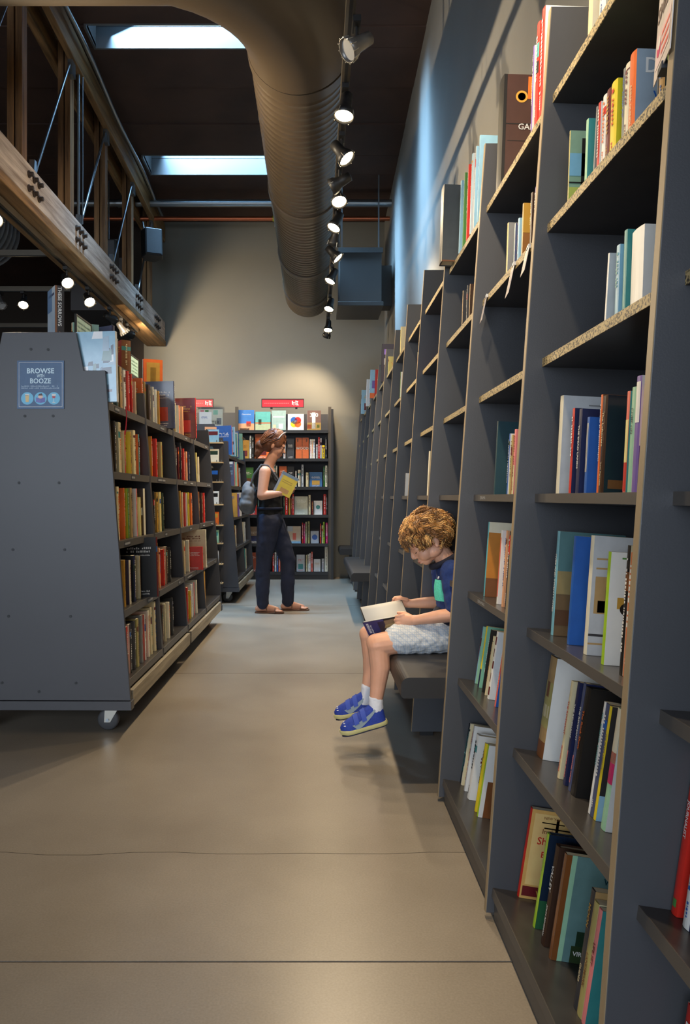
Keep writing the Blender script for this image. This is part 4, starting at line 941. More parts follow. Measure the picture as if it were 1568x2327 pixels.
# ---- things standing along the top of the near wheeled bookcase
ZT1 = 1.8206
def top_book(label, yl, xl, T, H, D, rz, sp, cv, **k):
    book(label, cart_pos(cart1, xl, yl, ZT1), T, H, D, (0, k.pop('tilt', 0), R(rz)), sp, cv, group='books on top of the near wheeled bookcase', **k)
top_book('thick upright novel lettered THESE SORROWS on top of wheeled bookcase', .24, .035, .044, .30, .15, 122, 'charcoal', (186, 200, 214), back=True, deco=False,
         texts=[('d', 'THESE SORROWS', .5, .66, .018, 'white'), ('d', 'A NOVEL', .45, .16, .010, 'peach')], prints=[('s', .78, 1, 0, 1, 'brown'), ('c', .1, .9, .86, .90, 'slate blue'), ('c', 0, .6, .0, .1, 'dark brown'), ('c', .25, .4, .1, .22, 'dark brown'), ('c', .6, 1, .0, .16, 'white'), ('c', .4, 1, .62, 1, (110, 140, 176))])
top_book('cream and teal book upright behind THESE SORROWS on wheeled bookcase', .66, -.06, .03, .22, .14, 28, 'ivory', (150, 190, 180), prints=[('c', .3, .8, .2, .5, 'cream')])
top_book('navy book leaning above the glossy photo cover, top of wheeled bookcase', .80, .13, .022, .23, .15, 150, 'navy', 'slate blue', back=True, deco=False, texts=[('d', 'Your Only', .5, .6, .010, 'white')])
top_book('cream hardback with pages fanned on top of wheeled bookcase', 1.10, .06, .05, .21, .16, 205, 'cream', 'ivory', back=True, deco=False)
top_book('thick brown-spined old hardback on top of wheeled bookcase', 1.24, .11, .06, .235, .15, 128, 'brown', 'maroon', back=True, hard=True)
top_book('orange and yellow book upright at far top of wheeled bookcase', 1.80, .06, .04, .225, .13, 22, 'red', 'orange', deco=False, prints=[('c', .15, .85, .05, .9, 'gold'), ('c', .35, .65, .3, .75, 'khaki'), ('s', .3, .7, 0, 1, 'white')])
for i, (yl, L, h) in enumerate(((.38, .26, .20), (.92, .22, .19), (1.48, .22, .20))):
    t = thing('framed_sign', ('nearest', 'middle', 'farthest')[i] + ' mint card sign in black frame on top of wheeled bookcase', 'sign', cart_pos(cart1, .045, yl, ZT1), (0, 0, CART_RZ))
    MB().box(-.003, .003, .006, L - .006, .006, h - .006, (170, 206, 196)).build('card', PRINT, t)
    fr = MB(); fr.box(-.006, .006, 0, L, h - .008, h); fr.box(-.006, .006, 0, L, 0, .008); fr.box(-.006, .006, 0, .008, .008, h - .008); fr.box(-.006, .006, L - .008, L, .008, h - .008); fr.build('frame', M_BLACK, t)
    m = MB(); rnd = random.Random(i)
    for q in range(6): glyph_run(m, (.0036, .03, h * (.8 - q * .11)), (0, 1, 0), (0, 0, 1), L - .06, h * .05, (110, 150, 140), rnd)
    o = m.build('lettering', PRINT, t); o['kind'] = 'stuff'

# ---- the notice on the end panel
nt_ = thing('notice', 'pale blue BROWSE WITH BOOZE notice on the wheeled bookcase end panel', 'notice', cart_pos(cart1, .009, -.0035, 1.495), (0, 0, CART_RZ))
MB().box(-.108, .108, -.0012, .0004, 0, .22, (58, 92, 130)).build('sheet', PRINT, nt_)
m = MB()
def ring_rect(m, x0, x1, z0, z1, w, c, y):
    m.quad((x0, y, z0), (x1, y, z0), (x1, y, z0 + w), (x0, y, z0 + w), c); m.quad((x0, y, z1 - w), (x1, y, z1 - w), (x1, y, z1), (x0, y, z1), c)
    m.quad((x0, y, z0 + w), (x0 + w, y, z0 + w), (x0 + w, y, z1 - w), (x0, y, z1 - w), c); m.quad((x1 - w, y, z0 + w), (x1, y, z0 + w), (x1, y, z1 - w), (x1 - w, y, z1 - w), c)
ring_rect(m, -.100, .100, .008, .212, .0018, (200, 200, 204), -.0016)
o = m.build('border', PRINT, nt_)
for st, z, w, h in (('BROWSE', .173, .125, .024), ('WITH', .150, .034, .015), ('BOOZE', .127, .096, .024)):
    m = MB(); add_text(m, st, (0, -.0018, z), (1, 0, 0), (0, 0, 1), w=w, h=h, c=(206, 228, 240), bold=.02)
    o = m.build('headline', PRINT, nt_); o['label'] = 'pale lettering ' + st; o['kind'] = 'stuff'
m = MB(); rnd = random.Random(3)
for q in range(2): glyph_run(m, (-.088, -.0018, .100 - q * .009), (1, 0, 0), (0, 0, 1), .176, .0055, (160, 180, 200), rnd)
o = m.build('small_print', PRINT, nt_); o['kind'] = 'stuff'
for i, x in enumerate((-.061, 0, .061)):
    m = MB(); m.disc((x, -.0018, .047), (0, -1, 0), .0285, 32, (110, 190, 224)); ic = m.build('icon_disc', PRINT, nt_)
    m = MB(); y = -.0024
    if i == 0:
        m.quad((x - .007, y, .030), (x + .007, y, .030), (x + .009, y, .062), (x - .009, y, .062), (226, 190, 130)); m.quad((x - .0095, y, .060), (x + .0095, y, .060), (x + .010, y, .068), (x - .010, y, .068), 'white')
    elif i == 1:
        m.quad((x - .021, y, .030), (x, y, .026), (x, y, .046), (x - .021, y, .052), (110, 110, 180)); m.quad((x, y, .026), (x + .021, y, .030), (x + .021, y, .052), (x, y, .046), (96, 96, 170)); m.disc((x, y, .056), (0, -1, 0), .011, 20, (236, 196, 180)); m.quad((x - .011, y - .0004, .060), (x + .010, y - .0004, .060), (x + .006, y - .0004, .070), (x - .006, y - .0004, .068), (60, 40, 50))
    else:
        m.quad((x - .006, y, .048), (x + .006, y, .048), (x + .010, y, .068), (x - .010, y, .068), 'white'); m.quad((x - .006, y - .0003, .048), (x + .006, y - .0003, .048), (x + .008, y - .0003, .058), (x - .008, y - .0003, .058), (190, 60, 70)); m.quad((x - .0012, y, .030), (x + .0012, y, .030), (x + .0012, y, .048), (x - .0012, y, .048), 'white'); m.quad((x - .007, y, .027), (x + .007, y, .027), (x + .007, y, .030), (x - .007, y, .030), 'white')
    o = m.build('icon', PRINT, ic); o['label'] = ('glass of beer', 'face behind an open book', 'glass of red wine')[i]; o['kind'] = 'stuff'
# loose red ribbon hanging from a book
t = thing('ribbon', 'thin red ribbon bookmark hanging over the top row of wheeled bookcase', 'ribbon', cart_pos(cart1, hwc(1.5) + .004, .30, 1.40))
MB().tube([(0, 0, .14), (.004, .003, .10), (.002, .0, .05), (-.002, -.004, 0)], .003, 6).build('ribbon_strand', M_RED, t)

# ---- ledge rack on the end of the far wheeled bookcase
rk = thing('ledge_rack', 'display rack of pale wooden ledges on the far wheeled bookcase end', 'rack', (-1.2, 7.955, .15))
MB().box(-.24, .255, 0, .018, 0, 1.55).build('back_board', M_CARTP, rk)
LZ = [.22, .415, .625, .81, 1.02, 1.25, 1.45, 1.65]
for i, z in enumerate(LZ):
    l = MB().box(-.24, .262, -.075, -.0005, z - .15 - .012, z - .15).build('ledge', M_PLY, rk)
    for q in (.20, .225, .248): MB().cyl((q, -.07, z - .15), (q, -.07, z - .15 + .02), .004, 6).build('peg', M_WHITE, l)
bc_ = ['pale grey', 'white', 'light blue', 'mint', 'black', 'peach', 'orange', 'ivory']
for i, z in enumerate(LZ):
    for j in range(2):
        c = bc_[(i * 3 + j * 5) % 8]
        hgt = (.16, .13)[j]
        t = thing('booklet', '%s booklet, %s on %s ledge up of the rack' % (c, ('rear one', 'front one')[j], ORD[i]), 'booklet', (-1.13 + .03 * j, 7.945 - .03 * j, z + .001), (R(-4), 0, R(8 - 14 * j)), 'booklets on the ledge rack')
        MB().box(0, .12, -.012, 0, 0, hgt, c).build('cover', PRINT, t)
        m = MB(); m.quad((.01, -.0125, hgt * .55), (.11, -.0125, hgt * .55), (.11, -.0125, hgt * .85), (.01, -.0125, hgt * .85), ACC[(i + j) % 10])
        m.build('cover_print', PRINT, t)

# ================================================================== books at the end wall
def bpx(x, y=BY): return (x - VX) * y / F
BROW = ['bottom shelf', 'second shelf up', 'third shelf up', 'fourth shelf up', 'fifth shelf up', 'top shelf']
def brow(k, items):
    """items: ('f'|'s', x0, x1, ytop, colour, second, extras) in picture columns"""
    z = BZS[k]
    for i, it in enumerate(items):
        kd, x0, x1, yt, c, c2 = it[:6]; ex = dict(it[6]) if len(it) > 6 else {}
        yy = BY + .03
        X0, X1 = bpx(x0, yy), bpx(x1, yy); H = max(.14, 1.09 + (VY - yt) * yy / F - z)
        H = min(H, .335)
        lab = ex.pop('lab', None) or '%s %s, %s from left on %s of end wall shelving' % (colname(c), 'face-out book' if kd == 'f' else 'spine-out book', ORD[i], BROW[k])
        G = 'books on the %s of the end wall shelving' % BROW[k]
        if kd == 'f':
            book(lab, (X0, yy + .02, z + .0008), .018, H, X1 - X0 - .004, (R(-5), 0, 0), c2 or c, c, group=G, **ex)
        else:
            book(lab, (X1 - .001, yy, z + .0008), X1 - X0 - .002, H, .16, (0, R(2), R(90)), c, c2, group=G, **ex)
brow(5, [('f', 541, 578, 931, (60, 120, 190), 'white', dict(deco=False, prints=[('c', 0, 1, 0, .35, 'peach'), ('c', .5, .8, .2, .45, 'red'), ('c', .1, .7, .0, .12, 'dark brown')], texts=[('c', 'Observations', .5, .8, .016, 'white')])), ('f', 580, 615, 935, (100, 180, 170), 'teal', dict(deco=False, prints=[('c', 0, 1, .38, .44, 'orange'), ('c', 0, 1, 0, .35, (180, 190, 150)), ('c', .2, .4, .3, .6, 'dark green')])), ('f', 617, 650, 932, (160, 184, 176), 'teal', dict(deco=False, prints=[('c', .1, .9, .65, .72, 'white'), ('c', .1, .3, .1, .3, 'cream'), ('c', .5, .8, .1, .35, 'white')])),
          ('f', 654, 691, 940, 'white', 'white', dict(deco=False, prints=[('o', .38, .045, .62, 0, 'blue'), ('o', .62, .045, .62, 0, 'red'), ('o', .38, .045, .40, 0, 'yellow'), ('o', .62, .045, .40, 0, 'orange'), ('o', .5, .03, .5, 0, 'white')], lab='white square book with a colour wheel on the top end shelf')), ('f', 698, 730, 932, (110, 80, 70), 'white', dict(deco=False, prints=[('c', 0, 1, 0, .4, (150, 120, 60)), ('c', .35, .6, .1, .9, 'white'), ('c', .0, .3, .1, .3, 'red'), ('c', .7, .9, .15, .3, 'green')], texts=[('c', '300', .5, .78, .055, 'white')], lab='face-out book numbered 300 on the top end shelf'))])
brow(4, [('f', 547, 566, 1000, 'gold', 'gold'), ('s', 567, 571, 990, 'white', None), ('s', 572, 577, 992, 'black', None), ('f', 579, 612, 985, 'orange', 'peach'), ('s', 644, 649, 998, 'pale grey', None), ('f', 652, 669, 996, 'charcoal', 'white'), ('f', 672, 702, 994, (196, 96, 44), 'orange', dict(deco=False, prints=[('c', .47, .53, .6, 1, 'brown'), ('c', .47, .53, 0, .4, 'brown'), ('c', 0, .3, .48, .52, 'brown'), ('c', .7, 1, .48, .52, 'brown'), ('c', .1, .2, .8, .95, 'brown'), ('c', .8, .9, .8, .95, 'brown')], texts=[('c', 'WOOD', .5, .5, .035, 'white')], lab='orange face-out book lettered WOOD on the fifth end shelf')),
          ('s', 704, 708, 998, 'white', None), ('s', 708, 712, 998, 'ivory', None), ('s', 712, 716, 998, 'white', None), ('s', 718, 722, 1010, 'pale grey', None), ('s', 723, 727, 993, 'red', None), ('s', 728, 731, 996, 'white', None), ('s', 732, 738, 1012, 'yellow', 'blue'), ('s', 739, 743, 994, 'black', None)])
brow(3, [('f', 552, 576, 1062, 'green', 'khaki'), ('s', 622, 626, 1053, 'ivory', None), ('s', 627, 630, 1058, 'white', None), ('f', 634, 652, 1059, 'orange', 'red'), ('f', 653, 669, 1060, 'black', 'gold'), ('s', 671, 674, 1070, 'white', None), ('s', 677, 683, 1068, 'ivory', None), ('s', 685, 690, 1056, 'pale grey', None), ('s', 695, 701, 1074, 'cream', None), ('f', 703, 733, 1073, (50, 100, 150), 'light blue'), ('s', 735, 738, 1060, 'green', None), ('s', 739, 744, 1058, 'ivory', None)])
brow(2, [('f', 560, 584, 1137, 'red', 'ivory'), ('s', 586, 590, 1130, 'mint', None), ('s', 644, 647, 1126, 'dark green', None), ('s', 648, 654, 1127, 'red', None), ('s', 656, 660, 1132, 'gold', None), ('s', 661, 664, 1130, 'maroon', None), ('s', 664, 668, 1123, 'red', None), ('f', 669, 700, 1128, (190, 190, 170), 'ivory'), ('s', 701, 706, 1125, 'cream', None), ('s', 708, 712, 1139, 'maroon', None), ('f', 713, 733, 1138, 'white', 'cream', dict(deco=False, prints=[('o', .5, .028, .55, 0, 'teal')])), ('s', 735, 741, 1123, 'red', None), ('s', 741, 744, 1125, 'black', None)])
brow(1, [('s', 549, 553, 1182, 'orange', None), ('s', 553, 558, 1188, 'ivory', None), ('f', 560, 589, 1197, (130, 110, 90), 'charcoal'), ('s', 590, 595, 1195, 'maroon', None), ('f', 653, 684, 1196, (214, 190, 160), 'cream', dict(deco=False, prints=[('c', .4, .65, .2, .6, 'salmon'), ('c', 0, 1, 0, .12, 'light blue'), ('c', 0, .4, .7, 1, 'pale grey')])), ('s', 686, 689, 1188, 'red', None), ('s', 690, 693, 1190, 'magenta', None), ('s', 694, 697, 1186, 'cream', None), ('s', 699, 704, 1185, 'khaki', None), ('f', 706, 725, 1207, 'pale grey', 'white', dict(deco=False, prints=[('o', .5, .036, .5, 0, 'blue')])), ('s', 727, 730, 1190, 'red', None), ('s', 731, 734, 1194, 'cream', None), ('s', 734, 738, 1186, 'lime', None), ('s', 740, 745, 1188, 'magenta', None)])
brow(0, [('s', 551, 556, 1240, 'mint', None), ('f', 561, 586, 1256, (170, 80, 50), 'brown'), ('s', 587, 591, 1254, 'white', None), ('s', 619, 623, 1258, 'red', None), ('s', 624, 628, 1255, 'white', None), ('s', 629, 632, 1257, 'blue', None), ('s', 633, 637, 1260, 'salmon', None), ('f', 674, 693, 1261, 'pale grey', 'ivory'), ('s', 695, 698, 1262, 'cream', None), ('s', 699, 702, 1260, 'ivory', None), ('s', 702, 706, 1258, 'white', None), ('s', 707, 711, 1254, 'salmon', None), ('f', 713, 729, 1271, 'white', 'slate blue'), ('s', 731, 737, 1270, 'pale grey', None), ('s', 738, 745, 1243, 'ivory', None)])
book('pale patchwork-cover book propped above the far wheeled bookcase', cart_pos(cart2, -.09, .62, ZT1), .02, .25, .26, (R(-4), 0, 0), 'ivory', 'ivory', deco=False, prints=[('c', .25, .4, .7, .95, 'green'), ('c', .6, .8, .75, .95, 'mint'), ('c', .75, .95, .3, .6, 'grey'), ('c', .05, .2, .75, .95, 'pink')], texts=[('c', 'BETTER', .55, .4, .035, 'charcoal')])
book('white hardback lying open-edged on top of far wheeled bookcase', cart_pos(cart2, -.02, .2, ZT1), .05, .17, .13, (0, 0, R(10)), 'pale grey', 'white', hard=True)

# ================================================================== people
def frame(ax, ref):
    ax = Vector(ax).normalized(); u = ax.cross(Vector(ref))
    if u.length < 1e-4: u = ax.cross(Vector((1, 0, 0)))
    u.normalize(); w = u.cross(ax).normalized(); return ax, u, w
def cap(mb, p0, r0, p1, r1, flat=(1, 1), ref=(0, 1, 0), n=16, m=5, c=None):
    """tapered capsule; flat scales the section across (u) and along (w) the reference direction"""
    p0 = Vector(p0); p1 = Vector(p1); a, u, w = frame(p1 - p0, ref); rings = []
    for i in range(m):
        t = R(90 * (1 - i / m)); rings.append((p0 - a * (r0 * math.sin(t)), r0 * math.cos(t)))
    rings.append((p0, r0)); rings.append((p1, r1))
    for i in range(1, m + 1):
        t = R(90 * i / m); rings.append((p1 + a * (r1 * math.sin(t)), r1 * math.cos(t)))
    vs = []; fs = []
    for (p, r) in rings:
        r = max(r, 1e-4)
        for k in range(n):
            q = 2 * math.pi * k / n; vs.append(p + u * (r * flat[0] * math.cos(q)) + w * (r * flat[1] * math.sin(q)))
    for i in range(len(rings) - 1):
        for k in range(n):
            k2 = (k + 1) % n; fs.append((i * n + k, i * n + k2, (i + 1) * n + k2, (i + 1) * n + k))
    fs.append(tuple(range(n - 1, -1, -1))); fs.append(tuple((len(rings) - 1) * n + k for k in range(n)))
    mb._add(vs, fs, c, 0, True)
def chain(mb, pts, flat=(1, 1), ref=(0, 1, 0)):
    """pts: (x, y, z, r)"""
    for a, b in zip(pts[:-1], pts[1:]): cap(mb, a[:3], a[3], b[:3], b[3], flat, ref)
def ell(mb, c, r, M=None, n=18, m=12, col=None):
    vs = []; fs = []; c = Vector(c)
    for i in range(m + 1):
        t = math.pi * i / m
        for k in range(n):
            q = 2 * math.pi * k / n
            v = Vector((r[0] * math.sin(t) * math.cos(q), r[1] * math.sin(t) * math.sin(q), r[2] * math.cos(t)))
            if i in (0, m): v += Vector((1e-5 * math.cos(q), 1e-5 * math.sin(q), 0))
            vs.append(c + (M @ v if M else v))
    for i in range(m):
        for k in range(n):
            k2 = (k + 1) % n; fs.append((i * n + k, (i + 1) * n + k, (i + 1) * n + k2, i * n + k2))
    fs.append(tuple(range(n))); fs.append(tuple(m * n + k for k in range(n - 1, -1, -1)))
    mb._add(vs, fs, col, 0, True)
def skin_over(mb, name, m, parent, shift, voxel=.005, smooth=4, wrinkle=0, wscale=30, seed=0):
    """melts the overlapping volumes into one continuous surface"""
    o = mb.build(name, m, None, shift=shift)
    md = o.modifiers.new('remesh', 'REMESH'); md.mode = 'VOXEL'; md.voxel_size = voxel; md.use_smooth_shade = True
    sm = o.modifiers.new('smooth', 'SMOOTH'); sm.factor = .5; sm.iterations = smooth
    dg = bpy.context.evaluated_depsgraph_get()
    me = bpy.data.meshes.new_from_object(o.evaluated_get(dg))
    o.modifiers.clear(); old = o.data; o.data = me; bpy.data.meshes.remove(old); me.name = name
    if not me.materials: me.materials.append(m)
    if wrinkle:
        nr = [v.normal.copy() for v in me.vertices]
        for v, q in zip(me.vertices, nr):
            s = noise.noise(v.co * wscale + Vector((seed, 0, 0))) + .5 * noise.noise(v.co * wscale * 2.3 + Vector((0, seed, 3)))
            v.co += q * (wrinkle * s)
    me.polygons.foreach_set('use_smooth', [True] * len(me.polygons)); me.update()
    o.parent = parent
    return o
M_SKIN = mat('child_skin', (222, 166, 136), .48, sss=.12, noise_amt=.05, noise_scale=30)
M_SKIN2 = mat('adult_skin', (206, 150, 122), .5, sss=.1, noise_amt=.04, noise_scale=30)
M_NAVY = mat('navy_cotton', (28, 52, 110), .85, noise_amt=.18, noise_scale=90, bump=.3, bump_scale=500)
M_DNAVY = mat('dark_navy_cotton', (22, 24, 42), .9, noise_amt=.15, noise_scale=60)
M_MINT = mat('mint_pocket_cotton', (84, 204, 178), .85, noise_amt=.15, noise_scale=150)
M_SHOE = mat('blue_shoe_suede', (34, 58, 150), .75, noise_amt=.15, noise_scale=120)
M_SHOES = mat('lighter_blue_strap', (54, 78, 170), .7)
M_SOLE = mat('cream_sole', (196, 188, 130), .7)
M_STRIPE = mat('grey_shoe_stripe', (132, 148, 160), .6)
M_SOCK = mat('white_sock', (226, 226, 232), .9, bump=.3, bump_scale=600)
def plaid():
    m = bpy.data.materials.new('pale_blue_plaid_cotton'); m.use_nodes = True; nt = m.node_tree; b = nt.nodes['Principled BSDF']
    tc = nt.nodes.new('ShaderNodeTexCoord'); facs = []
    for ax, sc_ in (('X', 34), ('DIAGONAL', 20), ('Z', 34)):
        w = nt.nodes.new('ShaderNodeTexWave'); w.bands_direction = ax; w.inputs['Scale'].default_value = sc_; w.inputs['Distortion'].default_value = 1.2
        nt.links.new(tc.outputs['Object'], w.inputs['Vector'])
        g = nt.nodes.new('ShaderNodeMath'); g.operation = 'GREATER_THAN'; g.inputs[1].default_value = .90; nt.links.new(w.outputs['Fac'], g.inputs[0]); facs.append(g)
    mx = nt.nodes.new('ShaderNodeMath'); mx.operation = 'MAXIMUM'; nt.links.new(facs[0].outputs[0], mx.inputs[0]); nt.links.new(facs[1].outputs[0], mx.inputs[1])
    mx2 = nt.nodes.new('ShaderNodeMath'); mx2.operation = 'MAXIMUM'; nt.links.new(mx.outputs[0], mx2.inputs[0]); nt.links.new(facs[2].outputs[0], mx2.inputs[1])
    c = nt.nodes.new('ShaderNodeMixRGB'); c.inputs['Color1'].default_value = (*lin((216, 216, 214)), 1); c.inputs['Color2'].default_value = (*lin((184, 194, 206)), 1)
    nt.links.new(mx2.outputs[0], c.inputs['Fac']); nt.links.new(c.outputs['Color'], b.inputs['Base Color']); b.inputs['Roughness'].default_value = .9
    return m
M_PLAID = plaid()

# ------------------------------------------------------------------ the boy
yb = 3.32
BS = (.55, yb, .44)
boy = thing('person', 'curly-haired boy in navy shirt and pale shorts reading on the bench', 'person', BS)
HC = Vector((.475, yb, .935)); PA = R(40)
hf = Vector((-math.cos(PA), 0, -math.sin(PA))); hu = Vector((-math.sin(PA), 0, math.cos(PA))); hl = Vector((0, -1, 0))
HM = Matrix((hf, hl, hu)).transposed()
def hp(f, l, u): return HC + hf * f + hl * l + hu * u
kn_n = (.262, yb - .10, .478); kn_f = (.245, yb + .11, .478)
b = MB()
chain(b, [(.60, yb, .52, .075), (.605, yb, .60, .07), (.597, yb, .70, .075), (.582, yb, .775, .062)], (1.0, 1.3))
cap(b, (.585, yb - .085, .785), .04, (.585, yb + .085, .785), .04)
chain(b, [(.572, yb, .80, .046), (.545, yb, .845, .042), (.515, yb, .885, .043)])
ell(b, hp(-.012, 0, .012), (.092, .077, .078), HM)
ell(b, hp(.034, 0, -.040), (.066, .060, .070), HM)
ell(b, hp(.068, 0, -.088), (.026, .030, .022), HM)
for s in (-1, 1):
    ell(b, hp(.058, s * .033, -.058), (.034, .028, .030), HM)
    ell(b, hp(.020, s * .045, -.075), (.036, .018, .024), HM)
    ell(b, hp(.074, s * .030, -.022), (.016, .017, .011), HM)
    ell(b, hp(-.004, s * .072, -.036), (.016, .008, .026), HM)
    ell(b, hp(.002, s * .073, -.058), (.009, .008, .010), HM)
    ell(b, hp(.100, s * .009, -.050), (.009, .008, .007), HM)
ell(b, hp(.074, 0, .004), (.020, .055, .016), HM)
cap(b, hp(.090, 0, -.014), .008, hp(.106, 0, -.044), .0105)
ell(b, hp(.094, 0, -.071), (.012, .019, .0065), HM)
ell(b, hp(.091, 0, -.082), (.012, .017, .0065), HM)
# arms and hands
sh_n = (.565, yb - .125, .785); el_n = (.573, yb - .165, .612); wr_n = (.412, yb - .118, .582)
chain(b, [(*sh_n, .038), (*el_n, .029), (.51, yb - .150, .603, .0275), (*wr_n, .0195)])
hk = (.366, yb - .098, .580)
cap(b, wr_n, .018, hk, .021, (.75, 1.15), ref=(0, 0, 1))
for i, (dz, L) in enumerate(((.022, .027), (.0075, .031), (-.007, .029), (-.021, .023))):      # fingers curl over the cover, index on top
    k0 = (.365, yb - .104, .578 + dz); k1 = (.365 - L * .8, yb - .098, .574 + dz); k2 = (.365 - L * 1.05, yb - .085, .569 + dz)
    chain(b, [(*k0, .0072), (*k1, .0066), (*k2, .0058)])
chain(b, [(.398, yb - .100, .594, .010), (.372, yb - .082, .606, .0088), (.348, yb - .072, .606, .0072)])
sh_f = (.565, yb + .125, .785); el_f = (.575, yb + .185, .615); wr_f = (.425, yb + .165, .612)
chain(b, [(*sh_f, .038), (*el_f, .029), (.50, yb + .178, .614, .026), (*wr_f, .019)])
cap(b, wr_f, .018, (.385, yb + .155, .622), .02, (.75, 1.15), ref=(0, 0, 1))
for dz, L in ((.021, .026), (.007, .03), (-.007, .028), (-.02, .022)):
    chain(b, [(.383, yb + .157, .622 + dz, .0072), (.383 - L, yb + .16, .618 + dz, .0066), (.383 - L * 1.3, yb + .15, .612 + dz, .0058)])
chain(b, [(.41, yb + .145, .632, .0095), (.385, yb + .13, .640, .0085), (.365, yb + .122, .640, .007)])
# legs
for s, kn, ax, az in ((-1, kn_n, .251, .235), (1, kn_f, .232, .235)):
    chain(b, [(.58, yb + s * .06, .508, .060), (.42, kn[1] * .5 + (yb + s * .06) * .5, .500, .055), (*kn, .048)])
    ell(b, (kn[0] - .014, kn[1], kn[2] + .006), (.036, .036, .038))
    chain(b, [(*kn, .046), (kn[0] + .008, kn[1], .385, .0425), (kn[0], kn[1], .31, .033), (ax, kn[1], az, .0265)])
skin_over(b, 'body', M_SKIN, boy, BS, .003, 5)
# eyes, brows, lips
for s in (-1, 1):
    m = MB(); pts = [hp(.086 + .004 * math.sin(math.pi * q / 6), s * (.020 + .022 * q / 6), -.029 - .004 * math.sin(math.pi * q / 6)) for q in range(7)]
    m.tube(pts, [.0008, .0013, .0016, .0017, .0017, .0014, .0009], 6); m.build('eyelash', mat('dark_lash', (52, 34, 26), .7), boy, shift=BS)
    m = MB(); pts = [hp(.088 - .0009 * q * q * .6, s * (.016 + .028 * q / 6), .002 + .004 * math.sin(math.pi * q / 7)) for q in range(7)]
    m.tube(pts, .0026, 6); m.build('eyebrow', mat('brown_brow', (140, 96, 56), .8), boy, shift=BS)
m = MB(); m.tube([hp(.1035 - 3.2 * (q * .0035) ** 2 * 5, q * .0035, -.0765) for q in range(-4, 5)], [.0012, .002, .0026, .003, .003, .003, .0026, .002, .0012], 6); m.build('lips', mat('lip_pink', (186, 104, 92), .45), boy, shift=BS)
# hair: a shaggy cap under a mass of curls
HAIRC = [(196, 146, 84), (172, 122, 66), (150, 104, 56), (206, 160, 98), (128, 86, 46), (104, 70, 38)]
b = MB(); ell(b, hp(-.004, 0, .016), (.102, .086, .080), HM); ell(b, hp(-.042, 0, -.028), (.060, .080, .060), HM); ell(b, hp(.056, 0, .040), (.048, .062, .036), HM)
for s in (-1, 1): ell(b, hp(.022, s * .066, -.010), (.040, .021, .036), HM)
hair = skin_over(b, 'hair', vc_mat('boy_hair', .55) if False else mat('hair_under', (126, 86, 48), .6), boy, BS, .006, 3, .008, 38, 4)
rnd = random.Random(11); cm = MB(); cnt = 0
while cnt < 260:
    v = Vector((rnd.gauss(0, 1), rnd.gauss(0, 1), rnd.gauss(0, 1))).normalized()
    f, l, u = v
    if f > .50 and u < .20: continue                      # the face
    if u < -.34 and f > -.05: continue                    # below the ear
    if u < -.78: continue
    if abs(l) > .80 and u < -.28 and -.2 < f < .2: continue
    out = (hf * f + hl * l + hu * u).normalized()
    flow = (-hu * .55 + hf * (.65 if f > .0 else -.2) + hl * rnd.uniform(-.6, .6)); flow = (flow - out * flow.dot(out)).normalized()
    side = out.cross(flow); L = rnd.uniform(.035, .06); turns = rnd.uniform(.8, 1.7); ph = rnd.uniform(0, 6.3); ra = rnd.uniform(.005, .010)
    if f > .35: L *= .8
    base = hp(-.004 + f * .101, l * .087, .012 + u * .078 - (.014 if f < -.3 else 0)); c0 = rnd.choice(HAIRC)
    for st in range(13):
        root = base + flow * rnd.gauss(0, .006) + side * rnd.gauss(0, .007)
        l2 = L * rnd.uniform(.8, 1.15); p2 = ph + rnd.gauss(0, .25); up_ = rnd.uniform(.0, .006)
        pts = []; rs = []
        for q in range(9):
            t = q / 8; an = p2 + turns * 2 * math.pi * t
            pts.append(root + flow * (l2 * t) + out * (.002 + up_ + .008 * math.sin(math.pi * min(1, t * 1.1)) + ra * (.3 + .7 * t) * math.cos(an)) + side * (ra * (.3 + .7 * t) * math.sin(an)))
            rs.append(.0021 * (1 - .7 * t) + .0004)
        k_ = rnd.uniform(.8, 1.2)
        cm.tube(pts, rs, 4, tuple(min(255, v_ * k_) for v_ in c0), cap=False)
    cnt += 1
o = cm.build('curls', vc_mat('boy_curls', .5), hair); o['kind'] = 'stuff'
for v in o.data.vertices: v.co = v.co - Vector(BS)
# shirt, pocket, collar, buttons
b = MB()
chain(b, [(.605, yb, .515, .088), (.608, yb, .60, .084), (.600, yb, .70, .088), (.588, yb, .768, .070)], (1.0, 1.3))
cap(b, (.588, yb - .09, .782), .048, (.588, yb + .09, .782), .048)
for s, sh_, e_ in ((-1, sh_n, el_n), (1, sh_f, el_f)):
    e2 = [sh_[i] + (e_[i] - sh_[i]) * .84 for i in range(3)]
    chain(b, [(sh_[0], sh_[1], sh_[2], .050), (*e2, .041)])
shirt = skin_over(b, 'shirt', M_NAVY, boy, BS, .006, 4, .004, 26, 2)
m = MB()
ring = []
for q in range(17):
    a = 2 * math.pi * q / 16; ring.append((.560 - .005 + .056 * math.cos(a), yb + .058 * math.sin(a), .822 + .030 * math.cos(a)))
m.tube(ring, .0135, 8, cap=False); m.build('collar', M_DNAVY, shirt, shift=BS)
pk = MB(); W_ = []
for i in range(6):
    for j in range(5):
        a = i / 5; c_ = j / 4
        y = yb - .030 - .062 * c_
        W_.append((.5085 + .030 * c_ * c_ - .004 * (1 - (2 * a - 1) ** 2), y, .655 + .088 * a))
fs = [(i * 5 + j, i * 5 + j + 1, (i + 1) * 5 + j + 1, (i + 1) * 5 + j) for i in range(5) for j in range(4)]
W2 = [(x + .006, y, z) for x, y, z in W_]
pk._add(W_, fs, None, 0, True)
pk.build('pocket', M_MINT, shirt, shift=BS)
